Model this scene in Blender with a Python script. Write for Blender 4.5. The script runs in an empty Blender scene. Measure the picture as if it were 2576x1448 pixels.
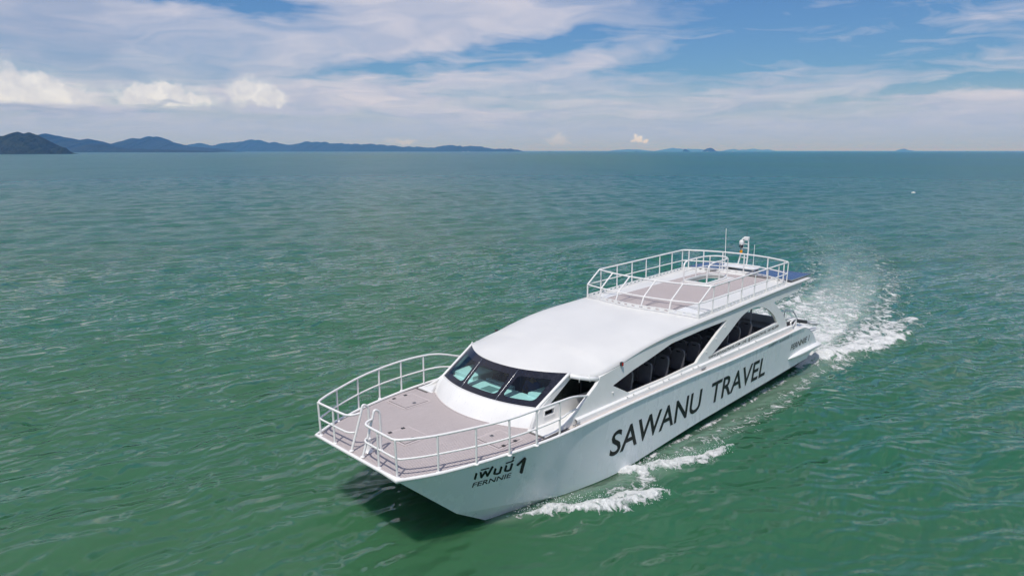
import bpy, bmesh, math, random
import numpy as np
from mathutils import Vector, Matrix
from mathutils.geometry import tessellate_polygon

random.seed(7); rng = np.random.default_rng(11)
R = math.radians
scene = bpy.context.scene
COL = scene.collection

# ------------------------------------------------------------------ camera
cam_d = bpy.data.cameras.new('camera'); cam = bpy.data.objects.new('camera', cam_d); COL.objects.link(cam)
cam.location = (0, 0, 9.0); cam.rotation_euler = (R(90-11.369), 0, 0)
cam_d.sensor_width = 36; cam_d.lens = 23.953; cam_d.clip_start = .2; cam_d.clip_end = 120000
scene.camera = cam
HDG = R(-134.717); ORG = (-3.7156, 14.9178)          # heading and bow position of the ferry
CHD, SHD = math.cos(HDG), math.sin(HDG)

# ------------------------------------------------------------------ sun, view
sun_boat = Vector((.365, .195, .855)).normalized()
sun_dir = Vector((sun_boat.x*CHD-sun_boat.y*SHD, sun_boat.x*SHD+sun_boat.y*CHD, sun_boat.z))
SUN_EL = math.asin(sun_dir.z); SUN_AZ = math.atan2(sun_dir.x, sun_dir.y)
sl = bpy.data.lights.new('sun', 'SUN'); so = bpy.data.objects.new('sun', sl); COL.objects.link(so)
sl.energy = 3.0; sl.angle = R(.5); sl.color = (1, .965, .91)
so.rotation_euler = sun_dir.to_track_quat('Z', 'Y').to_euler(); so.location = (0, 0, 60)
vs = scene.view_settings; vs.view_transform = 'Standard'; vs.look = 'None'; vs.exposure = .12; vs.gamma = 1; vs.use_curve_mapping = False
scene.render.engine = 'CYCLES'
cy = scene.cycles; cy.use_denoising = True; cy.use_adaptive_sampling = True; cy.adaptive_threshold = .02; cy.max_bounces = 5; cy.diffuse_bounces = 3; cy.glossy_bounces = 3; cy.transparent_max_bounces = 12; cy.sample_clamp_indirect = 6; cy.volume_bounces = 0
cy.caustics_reflective = False; cy.caustics_refractive = False

# ------------------------------------------------------------------ node helpers
class NT:
    def __init__(s, tree, dim='3D'): s.dim = dim; s.t = tree; s.n = tree.nodes; s.l = tree.links
    def new(s, ty, **kw):
        n = s.n.new(ty)
        for k, v in kw.items(): setattr(n, k, v)
        return n
    def put(s, sock, v):
        if hasattr(v, 'is_output'): s.l.new(v, sock)
        elif v is not None: sock.default_value = v
    def m(s, op, a, b=None, c=None, clamp=False):
        n = s.new('ShaderNodeMath', operation=op, use_clamp=clamp)
        for i, v in enumerate((a, b, c)):
            if v is not None: s.put(n.inputs[i], v)
        return n.outputs[0]
    def v(s, op, a, b=None, scale=None):
        n = s.new('ShaderNodeVectorMath', operation=op)
        s.put(n.inputs[0], a)
        if b is not None: s.put(n.inputs[1], b)
        if scale is not None: s.put(n.inputs['Scale'], scale)
        return n.outputs['Value'] if op in ('LENGTH', 'DOT_PRODUCT', 'DISTANCE') else n.outputs[0]
    def comb(s, x, y, z):
        n = s.new('ShaderNodeCombineXYZ')
        for i, q in enumerate((x, y, z)): s.put(n.inputs[i], q)
        return n.outputs[0]
    def sep(s, a):
        n = s.new('ShaderNodeSeparateXYZ'); s.put(n.inputs[0], a); return n.outputs
    def noise(s, vec, scale, detail=4, rough=.55, dist=0, lac=2, col=False):
        n = s.new('ShaderNodeTexNoise', noise_dimensions=s.dim); s.put(n.inputs['Vector'], vec); s.put(n.inputs['Scale'], scale); s.put(n.inputs['Detail'], detail)
        s.put(n.inputs['Roughness'], rough); s.put(n.inputs['Distortion'], dist); s.put(n.inputs['Lacunarity'], lac)
        return n.outputs['Color'] if col else n.outputs['Fac']
    def step(s, x, a, b):                                   # smoothstep a..b -> 0..1
        n = s.new('ShaderNodeMapRange', interpolation_type='SMOOTHSTEP'); s.put(n.inputs[0], x); s.put(n.inputs[1], a); s.put(n.inputs[2], b)
        return n.outputs[0]
    def lin(s, x, a, b, c=0., d=1.):
        n = s.new('ShaderNodeMapRange'); s.put(n.inputs[0], x); s.put(n.inputs[1], a); s.put(n.inputs[2], b); s.put(n.inputs[3], c); s.put(n.inputs[4], d)
        return n.outputs[0]
    def mix(s, f, a, b):
        n = s.new('ShaderNodeMix', data_type='RGBA'); s.put(n.inputs[0], f); s.put(n.inputs[6], a); s.put(n.inputs[7], b); return n.outputs[2]
def c4(r, g, b): return (r, g, b, 1.0)
def srgb(r, g, b):
    f = lambda c: (c/255/12.92) if c/255 <= .04045 else ((c/255+.055)/1.055)**2.4
    return (f(r), f(g), f(b), 1.0)

SKY_TINT = (.50, .77, 1.15)
# ------------------------------------------------------------------ world: clear-air sky with high thin cloud and low cumulus
world = bpy.data.worlds.new('World'); scene.world = world; world.use_nodes = True
world.cycles.sampling_method = 'MANUAL'; world.cycles.sample_map_resolution = 256
W = NT(world.node_tree, '2D'); W.n.clear()
sky = W.new('ShaderNodeTexSky', sky_type='NISHITA'); sky.sun_disc = False; sky.sun_elevation = SUN_EL; sky.sun_rotation = SUN_AZ
sky.air_density = 1.25; sky.dust_density = .6; sky.ozone_density = 3.0; sky.altitude = 0
bg = W.new('ShaderNodeBackground'); W.put(bg.inputs[0], W.v('MULTIPLY', sky.outputs[0], SKY_TINT)); bg.inputs[1].default_value = .075
dirv = W.new('ShaderNodeTexCoord').outputs['Generated']
dx, dy, dz = W.sep(dirv)
az = W.m('ARCTAN2', dx, dy); el = W.m('ARCSINE', dz)
elp = W.m('MAXIMUM', el, 0.0)
# cloud-layer coordinates: the layer closes up towards the horizon as a high sheet does
hgt = W.m('ADD', W.m('MAXIMUM', dz, 0.0), .10)
P = W.comb(W.m('DIVIDE', dx, hgt), W.m('DIVIDE', dy, hgt), 0.)
warp = W.v('SCALE', W.v('SUBTRACT', W.noise(P, 1.1, 2, .6, col=True), (.5, .5, .5)), scale=1.0)
Pw = W.v('ADD', P, warp)
big = W.noise(Pw, .62, 1, .5)                      # broad banks
fine = W.noise(W.v('MULTIPLY', Pw, (1.2, 2.2, 1.)), 1.5, 5, .64)     # streaks
FPX = 1714.
def ang(px, py):                                           # where a bank or gap stands: azimuth, elevation (radians)
    a = (px-1288)/FPX; b = (py-724)/FPX; p = R(11.369)
    x, y, z = a, math.cos(p)-b*math.sin(p), -(b*math.cos(p)+math.sin(p)); n = math.sqrt(x*x+y*y+z*z)
    return math.atan2(x, y), math.asin(z/n)
AE = W.comb(az, el, 0.)
dj = W.v('SCALE', W.v('SUBTRACT', W.noise(W.comb(W.m('MULTIPLY', az, 1.), W.m('MULTIPLY', el, 3.2), 0.), 9., 3, .6, col=True), (.5, .5, .5)), scale=1.)
AEw = W.v('ADD', AE, W.v('MULTIPLY', dj, (.15, .036, 0.)))
def dist_to(px, py, rx, ry, rot=0, src=None):
    """elliptical distance from a bank's middle, 1 on its rim"""
    a, e = ang(px, py); mp = W.new('ShaderNodeMapping', vector_type='TEXTURE'); W.put(mp.inputs['Vector'], src or AEw)
    mp.inputs['Location'].default_value = (a, e, 0); mp.inputs['Rotation'].default_value = (0, 0, R(rot)); mp.inputs['Scale'].default_value = (rx/FPX, ry/FPX, 1)
    return W.v('LENGTH', mp.outputs[0])
def banks(lst, soft, src=None):
    d = None
    for g in lst:
        q = dist_to(*g, src=src); d = q if d is None else W.m('MINIMUM', d, q)
    return W.step(d, 1+soft, 1-soft)
gaps = banks([(2330, -10, 520, 125, 0), (2010, 95, 330, 68, 9), (1740, 155, 190, 20, 6), (1230, 140, 290, 30, 8), (1010, 178, 170, 22, 3), (545, 3, 190, 22, -4),
              (2450, 208, 190, 17, 4), (2350, 55, 420, 80, 4)], .62)
wisp = banks([(2060, 12, 130, 9, 4), (2480, 58, 150, 12, -2)], .8)
cover = W.m('ADD', W.m('MULTIPLY', W.lin(big, .36, .62), .55), W.m('MULTIPLY', W.lin(fine, .3, .7), .45))
front = W.step(dy, -.1, .35)
low = W.step(el, .26, .17)
view = W.m('MULTIPLY', front, low)
# elsewhere the same broken sheet, ahead the banks and gaps seen in the picture
thin = W.m('ADD', .80, W.m('MULTIPLY', W.m('SUBTRACT', cover, .5), .75))
here = W.m('SUBTRACT', thin, W.m('MULTIPLY', gaps, W.m('ADD', .90, W.m('MULTIPLY', W.m('SUBTRACT', fine, .5), -1.1))))
here = W.m('ADD', here, W.m('MULTIPLY', wisp, .3))
there = W.step(cover, .28, .75)
mask = W.m('ADD', W.m('MULTIPLY', view, here), W.m('MULTIPLY', W.m('SUBTRACT', 1., view), there), clamp=True)
mask = W.m('MULTIPLY', mask, .93)
# cloud brightness: varied sheet, milky blue haze towards the horizon
shade = W.lin(W.noise(Pw, 1.9, 2, .6), .25, .75)
ccol = W.mix(shade, srgb(174, 182, 205), srgb(209, 206, 217))
grey = banks([(165, 118, 110, 42), (60, 70, 150, 60), (150, 10, 90, 60)], .7)
ccol = W.mix(W.m('MULTIPLY', grey, .62), ccol, srgb(140, 158, 190))
hz = W.step(el, .075, .012)
ccol = W.mix(W.m('MULTIPLY', hz, .85), ccol, srgb(161, 177, 212))
mask = W.m('MAXIMUM', mask, W.m('MULTIPLY', W.step(el, .09, .02), .93))
# cumulus heaps with flat bases
cn = W.v('SCALE', W.v('SUBTRACT', W.noise(AE, 70., 2, .6, col=True), (.5, .5, .5)), scale=1.)
cn2 = W.v('SCALE', W.v('SUBTRACT', W.noise(AE, 26., 1, .5, col=True), (.5, .5, .5)), scale=1.)
CU = W.v('ADD', W.v('ADD', AE, W.v('MULTIPLY', cn, (.016, .016, 0.))), W.v('MULTIPLY', cn2, (.03, .022, 0.)))
cum = banks([(50, 222, 85, 42), (130, 240, 80, 30), (15, 250, 70, 26), (370, 242, 80, 30), (455, 250, 70, 22), (430, 228, 40, 20), (630, 232, 45, 30), (672, 246, 36, 16), (1598, 346, 18, 6), (1632, 348, 11, 5)], .38, CU)
cum = W.m('MAXIMUM', cum, W.m('MULTIPLY', banks([(1010, 352, 22, 6), (1400, 352, 26, 7), (480, 216, 28, 10), (300, 225, 40, 10), (235, 250, 40, 12)], .8, CU), .45))
_, e0 = ang(400, 277); _, e1 = ang(400, 262)
flat = W.m('MAXIMUM', W.step(el, e0, e1), W.step(el, ang(400, 300)[1], ang(400, 306)[1]))
cum = W.m('MULTIPLY', W.m('MULTIPLY', cum, flat), .92)
csh = W.lin(W.noise(CU, 40., 2, .6), .35, .7)
cucol = W.mix(csh, srgb(210, 211, 219), srgb(234, 233, 234))
ccol = W.mix(cum, ccol, cucol); mask = W.m('MAXIMUM', mask, cum)
ccol = W.mix(W.m('MULTIPLY', banks([(70, 274, 130, 7), (400, 268, 60, 4)], .8), .55), ccol, srgb(138, 156, 188))
cbg = W.new('ShaderNodeBackground'); W.put(cbg.inputs[0], ccol); cbg.inputs[1].default_value = 1.0
ms = W.new('ShaderNodeMixShader'); W.put(ms.inputs[0], mask); W.l.new(bg.outputs[0], ms.inputs[1]); W.l.new(cbg.outputs[0], ms.inputs[2])
wo = W.new('ShaderNodeOutputWorld'); W.l.new(ms.outputs[0], wo.inputs[0])

# ------------------------------------------------------------------ materials
def mat(name, col, rough=.5, metal=0., spec=.5, coat=0., bump=None, var=None, emit=None):
    m = bpy.data.materials.new(name); m.use_nodes = True; t = NT(m.node_tree); p = t.n['Principled BSDF']
    p.inputs['Roughness'].default_value = rough; p.inputs['Metallic'].default_value = metal; p.inputs['Specular IOR Level'].default_value = spec
    p.inputs['Coat Weight'].default_value = coat; p.inputs['Coat Roughness'].default_value = .08
    col = tuple(col)+(1,) if len(col) == 3 else col
    if var:
        amt, sc = var; tc = t.new('ShaderNodeTexCoord').outputs['Object']
        f = t.noise(tc, sc, 5, .6)
        dark = tuple(c*(1-amt) for c in col[:3])+(1,); lite = tuple(min(1, c*(1+amt*.6)) for c in col[:3])+(1,)
        t.put(p.inputs['Base Color'], t.mix(t.lin(f, .3, .7), dark, lite))
        t.put(p.inputs['Roughness'], t.lin(f, .3, .7, max(0, rough-.06), min(1, rough+.08)))
    else: p.inputs['Base Color'].default_value = col
    if bump:
        st, sc = bump; tc = t.new('ShaderNodeTexCoord').outputs['Object']
        b = t.new('ShaderNodeBump'); b.inputs['Strength'].default_value = st; b.inputs['Distance'].default_value = .01
        t.put(b.inputs['Height'], t.noise(tc, sc, 3)); t.l.new(b.outputs[0], p.inputs['Normal'])
    return m
def hull_material():
    """gelcoat: gently uneven, faint streaks of salt and dirt"""
    m = bpy.data.materials.new('gelcoat'); m.use_nodes = True; t = NT(m.node_tree); p = t.n['Principled BSDF']
    tc = t.new('ShaderNodeTexCoord').outputs['Object']
    a = t.noise(t.v('MULTIPLY', tc, (1.1, 1.1, .35)), 1.6, 5, .6); b2 = t.noise(t.v('MULTIPLY', tc, (9., 9., .8)), 1.2, 4, .6)
    base = t.mix(t.lin(a, .3, .7), (.87, .88, .885, 1), (.90, .90, .90, 1))
    base = t.mix(t.m('MULTIPLY', t.step(b2, .58, .78), .05), base, (.55, .53, .47, 1))
    t.put(p.inputs['Base Color'], base); t.put(p.inputs['Roughness'], t.lin(a, .3, .7, .2, .34))
    p.inputs['Coat Weight'].default_value = .25; p.inputs['Coat Roughness'].default_value = .06
    b = t.new('ShaderNodeBump'); b.inputs['Strength'].default_value = .22; b.inputs['Distance'].default_value = .02
    t.put(b.inputs['Height'], t.noise(tc, 1.3, 3)); t.l.new(b.outputs[0], p.inputs['Normal']); return m
M = {}
M['hull'] = hull_material()
M['white'] = mat('white_paint', (.80, .79, .765), .34, coat=.15, var=(.05, 1.3), bump=(.05, 2.2))
M['roofwhite'] = mat('white_roof_paint', (.68, .67, .645), .42, coat=.05, var=(.045, .9), bump=(.08, 3.))
M['tube'] = mat('white_tube', (.81, .79, .765), .32, coat=.1, var=(.06, 4.))
M['black'] = mat('antifouling', (.012, .014, .014), .5, var=(.4, 3.))
M['letter'] = mat('black_vinyl', (.008, .009, .011), .35, spec=.3)
M['frit'] = mat('black_glass_border', (.012, .013, .022), .16, var=(.3, 9.))
M['rubber'] = mat('dark_rubber', (.03, .03, .032), .6)
M['caulk'] = mat('caulk', (.10, .09, .085), .7)
M['sidedeck'] = mat('sand_nonslip', (.62, .56, .51), .65, var=(.08, 14.), bump=(.25, 160.))
M['seat'] = mat('grey_vinyl', (.12, .113, .122), .5, var=(.2, 6.), bump=(.2, 40.))
M['slot'] = mat('seat_slot', (.006, .006, .007), .6)
M['grey'] = mat('grey_paint', (.42, .43, .46), .45, var=(.1, 3.))
M['floor'] = mat('cabin_floor', (.22, .22, .225), .6, var=(.15, 3.))
M['orange'] = mat('orange_plastic', (.75, .28, .02), .4)
M['red'] = mat('red_lamp', (.45, .02, .02), .15)
M['amber'] = mat('amber_lamp', (.85, .32, .01), .15)
M['metal'] = mat('stainless', (.55, .55, .55), .25, metal=1.)
M['dash'] = mat('dash_white', (.82, .83, .82), .5)
M['screen'] = mat('instrument', (.25, .30, .30), .3)
M['skin'] = mat('skin', (.36, .20, .13), .55)
M['navy'] = mat('navy_cloth', (.02, .025, .05), .8)
M['blue'] = mat('blue_cloth', (.03, .07, .2), .8)
M['hair'] = mat('black_hair', (.012, .01, .009), .6)
M['trousers'] = mat('dark_trousers', (.03, .03, .035), .8)
def teak_material(name, col, stripes):
    m = bpy.data.materials.new(name); m.use_nodes = True; t = NT(m.node_tree); p = t.n['Principled BSDF']
    tc = t.new('ShaderNodeTexCoord').outputs['Object']
    g = t.noise(t.v('MULTIPLY', tc, (2., 40., 4.)), 2.2, 5, .6); bl = t.noise(tc, .9, 3)
    base = t.mix(t.lin(g, .3, .7), tuple(c*.9 for c in col)+(1,), tuple(c*1.07 for c in col)+(1,))
    base = t.mix(t.lin(bl, .35, .65, 0, .25), base, (col[0]*.86, col[1]*.84, col[2]*.82, 1))
    if stripes:                                            # foam-teak sheet: narrow printed seams every 6 cm
        x, y, z = t.sep(tc); f = t.m('FRACT', t.m('DIVIDE', y, stripes)); k = t.m('LESS_THAN', f, .16)
        base = t.mix(t.m('MULTIPLY', k, .75), base, (.12, .105, .10, 1))
    t.put(p.inputs['Base Color'], base); p.inputs['Roughness'].default_value = .72
    b = t.new('ShaderNodeBump'); b.inputs['Strength'].default_value = .2; b.inputs['Distance'].default_value = .004
    t.put(b.inputs['Height'], g); t.l.new(b.outputs[0], p.inputs['Normal']); return m
M['plank'] = teak_material('grey_teak_plank', (.49, .43, .42), 0)
M['teak'] = teak_material('grey_teak_sheet', (.47, .41, .40), .06)
def glass_material(name, tint, refl=.06):
    m = bpy.data.materials.new(name); m.use_nodes = True; t = NT(m.node_tree); t.n.remove(t.n['Principled BSDF'])
    tr = t.new('ShaderNodeBsdfTransparent'); tr.inputs[0].default_value = tint
    gl = t.new('ShaderNodeBsdfGlossy'); gl.inputs['Roughness'].default_value = .03
    fr = t.new('ShaderNodeFresnel'); fr.inputs[0].default_value = 1.5
    mx = t.new('ShaderNodeMixShader'); t.put(mx.inputs[0], t.m('ADD', t.m('MULTIPLY', fr.outputs[0], .9), refl*.2, clamp=True))
    t.l.new(tr.outputs[0], mx.inputs[1]); t.l.new(gl.outputs[0], mx.inputs[2]); t.l.new(mx.outputs[0], t.n['Material Output'].inputs[0]); return m
M['glass'] = glass_material('teal_glass', (.66, .93, .92, 1))
M['darkglass'] = glass_material('dark_glass', (.42, .56, .55, 1))
def solar_material():
    m = bpy.data.materials.new('solar_cells'); m.use_nodes = True; t = NT(m.node_tree); p = t.n['Principled BSDF']
    x, y, z = t.sep(t.new('ShaderNodeTexCoord').outputs['Object'])
    f = t.m('LESS_THAN', t.m('FRACT', t.m('DIVIDE', y, .158)), .07); g = t.m('LESS_THAN', t.m('FRACT', t.m('DIVIDE', x, .158)), .03)
    t.put(p.inputs['Base Color'], t.mix(t.m('MAXIMUM', f, t.m('MULTIPLY', g, .5)), (.018, .03, .12, 1), (.30, .33, .42, 1)))
    p.inputs['Roughness'].default_value = .18; return m
M['solar'] = solar_material()

# ------------------------------------------------------------------ mesh helpers
def link(o, parent=None):
    COL.objects.link(o)
    if parent is not None: o.parent = parent
    return o
def obj(name, verts, faces, m, parent=None, smooth=False, bevel=0, solid=0, auto=None, face=None):
    me = bpy.data.meshes.new(name); me.from_pydata([tuple(map(float, v)) for v in verts], [], [tuple(int(i) for i in f) for f in faces]); me.update()
    return obj_me(name, me, m, parent, smooth, bevel, solid, auto, face=face)
def obj_me(name, me, m, parent=None, smooth=False, bevel=0, solid=0, auto=None, fix=True, face=None):
    if fix:
        bm = bmesh.new(); bm.from_mesh(me); bmesh.ops.recalc_face_normals(bm, faces=bm.faces); bm.to_mesh(me); bm.free()
    if face is not None:                                    # open sheets: turn the outside to that direction
        me.update(); a = sum((p.normal*p.area for p in me.polygons), Vector())
        if a.dot(Vector(face)) < 0: me.flip_normals()
    if smooth:
        me.polygons.foreach_set('use_smooth', [True]*len(me.polygons))
        if auto: me.set_sharp_from_angle(angle=R(auto))
    if m is not None and not me.materials: me.materials.append(M[m] if isinstance(m, str) else m)
    o = link(bpy.data.objects.new(name, me), parent)
    if solid:
        s = o.modifiers.new('solid', 'SOLIDIFY'); s.thickness = abs(solid); s.offset = -1 if solid > 0 else 1
    if bevel:
        b = o.modifiers.new('bevel', 'BEVEL'); b.width = bevel; b.segments = 2; b.limit_method = 'ANGLE'; b.angle_limit = R(35)
    return o
def empty(name, loc=(0, 0, 0), rz=0, parent=None):
    o = bpy.data.objects.new(name, None); o.location = loc; o.rotation_euler = (0, 0, rz); o.empty_display_size = .2; return link(o, parent)
def tag(o, label=None, cat=None, group=None, kind=None):
    for k, v in (('label', label), ('category', cat), ('group', group), ('kind', kind)):
        if v: o[k] = v
    return o
class MB:
    """collects simple shapes into one mesh"""
    def __init__(s): s.v = []; s.f = []
    def add(s, v, f):
        k = len(s.v); s.v += [tuple(map(float, q)) for q in v]; s.f += [tuple(i+k for i in q) for q in f]; return s
    def box(s, x0, x1, y0, y1, z0, z1):
        v = [(x, y, z) for z in (z0, z1) for y in (y0, y1) for x in (x0, x1)]
        return s.add(v, [(0, 2, 3, 1), (4, 5, 7, 6), (0, 1, 5, 4), (2, 6, 7, 3), (0, 4, 6, 2), (1, 3, 7, 5)])
    def tube(s, pts, r, n=8, closed=False):
        P_ = [Vector(p) for p in pts]; L = len(P_); rings = []; up = Vector((0, 0, 1)); prev = None
        for i, p in enumerate(P_):
            a = P_[i-1] if (i or closed) else p; b = P_[(i+1) % L] if (i < L-1 or closed) else p
            t = (b-a).normalized()
            if prev is None:
                u = t.cross(up)
                if u.length < .05: u = t.cross(Vector((1, 0, 0)))
                u.normalize()
            else:
                u = prev-t*prev.dot(t)
                u.normalize()
            prev = u; w = t.cross(u)
            d1 = (p-a).normalized() if p != a else t; k = 1/max(.45, t.dot(d1))
            rr = r[i] if isinstance(r, (list, tuple)) else r
            rings.append([p+(u*math.cos(q)+w*math.sin(q))*rr*(k if 0 < i < L-1 or closed else 1) for q in [2*math.pi*j/n for j in range(n)]])
        v = [q for rg in rings for q in rg]; f = []
        for i in range(L if closed else L-1):
            j = (i+1) % L
            for q in range(n): f.append((i*n+q, i*n+(q+1) % n, j*n+(q+1) % n, j*n+q))
        if not closed: f += [tuple(range(n))[::-1], tuple((L-1)*n+q for q in range(n))]
        return s.add(v, f)
    def lathe(s, prof, c=(0, 0, 0), n=16):
        v = []; f = []
        for r_, z in prof: v += [(c[0]+r_*math.cos(2*math.pi*j/n), c[1]+r_*math.sin(2*math.pi*j/n), c[2]+z) for j in range(n)]
        for i in range(len(prof)-1):
            for j in range(n): f.append((i*n+j, i*n+(j+1) % n, (i+1)*n+(j+1) % n, (i+1)*n+j))
        f += [tuple(range(n))[::-1], tuple((len(prof)-1)*n+j for j in range(n))]
        return s.add(v, f)
    def grid(s, rows):
        n = len(rows[0]); v = [p for r_ in rows for p in r_]
        return s.add(v, [(i*n+j, i*n+j+1, (i+1)*n+j+1, (i+1)*n+j) for i in range(len(rows)-1) for j in range(n-1)])
    def prism(s, polys, fn, d0, d1):
        """polys: outer outline then holes, 2D; fn(u, v, d) -> 3D point; capped at depths d0, d1"""
        tri = tessellate_polygon([[Vector((u, w, 0)) for u, w in q] for q in polys]); flatp = [p for q in polys for p in q]; n = len(flatp)
        v = [fn(u, w, d0) for u, w in flatp]+[fn(u, w, d1) for u, w in flatp]
        f = [tuple(t) for t in tri]+[tuple(i+n for i in reversed(t)) for t in tri]; k = 0
        for q in polys:
            for i in range(len(q)):
                a, b = k+i, k+(i+1) % len(q); f.append((a, b, b+n, a+n))
            k += len(q)
        return s.add(v, f)
    def build(s, name, m, parent=None, **kw): return obj(name, s.v, s.f, m, parent, **kw)
def rounded(pts, rad, n=4):
    """2D polygon with its corners rounded"""
    out = []; L = len(pts)
    for i, p in enumerate(pts):
        a = Vector(pts[i-1]); b = Vector(p); c = Vector(pts[(i+1) % L]); d1 = (a-b); d2 = (c-b)
        r_ = min(rad[i] if isinstance(rad, (list, tuple)) else rad, d1.length*.45, d2.length*.45)
        p0 = b+d1.normalized()*r_; p2 = b+d2.normalized()*r_
        if r_ <= 1e-4: out.append((b.x, b.y)); continue
        for k in range(n+1):
            t = k/n; q = p0*(1-t)**2+b*2*t*(1-t)+p2*t*t; out.append((q.x, q.y))
    return out
def bend(pts, rad, n=5):
    """3D polyline with its inner corners rounded"""
    P_ = [Vector(p) for p in pts]; out = [P_[0]]
    for i in range(1, len(P_)-1):
        d1 = P_[i-1]-P_[i]; d2 = P_[i+1]-P_[i]; r_ = min(rad, d1.length*.45, d2.length*.45); a = P_[i]+d1.normalized()*r_; c = P_[i]+d2.normalized()*r_
        for k in range(n+1):
            t = k/n; out.append(a*(1-t)**2+P_[i]*2*t*(1-t)+c*t*t)
    out.append(P_[-1]); return out
def lerp_tab(x, tab):
    xs = [t[0] for t in tab]; return float(np.interp(x, xs[::-1], [t[1] for t in tab][::-1]))

# ================================================================== the setting: sea, islands
def to_boat(x, y):
    dx_, dy_ = x-ORG[0], y-ORG[1]; return CHD*dx_+SHD*dy_, -SHD*dx_+CHD*dy_
def sstep(x, a, b):
    t = np.clip((x-a)/(b-a), 0, 1); return t*t*(3-2*t)
_NG = {}
def vnoise(x, y, seed):
    """smooth value noise, numpy"""
    if seed not in _NG: _NG[seed] = np.random.default_rng(seed).random((256, 256))
    g = _NG[seed]; xi = np.floor(x).astype(int); yi = np.floor(y).astype(int); fx = x-xi; fy = y-yi
    fx = fx*fx*(3-2*fx); fy = fy*fy*(3-2*fy); a = g[xi & 255, yi & 255]; b = g[(xi+1) & 255, yi & 255]; c = g[xi & 255, (yi+1) & 255]; d = g[(xi+1) & 255, (yi+1) & 255]
    return (a*(1-fx)+b*fx)*(1-fy)+(c*(1-fx)+d*fx)*fy
def fbm(x, y, seed, o=4):
    s = 0; a = .5
    for k in range(o): s = s+a*vnoise(x*2**k, y*2**k, seed+k); a *= .5
    return s/(1-.5**o)
def band(bx, by, pts):
    """distance to a polyline with per-vertex half width: returns (signed offset/width, along 0..1)"""
    best = np.full(bx.shape, 1e9); side = np.zeros(bx.shape); al = np.zeros(bx.shape); n = len(pts)-1
    for i in range(n):
        ax, ay, wa = pts[i]; cx, cy_, wc = pts[i+1]; ux, uy = cx-ax, cy_-ay; L2 = ux*ux+uy*uy
        t = np.clip(((bx-ax)*ux+(by-ay)*uy)/L2, 0, 1); qx = bx-ax-t*ux; qy = by-ay-t*uy; w = wa+(wc-wa)*t; d = np.hypot(qx, qy)/w
        k = d < best; best = np.where(k, d, best); side = np.where(k, np.sign(ux*qy-uy*qx), side); al = np.where(k, (i+t)/n, al)
    return best*side, al

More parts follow.
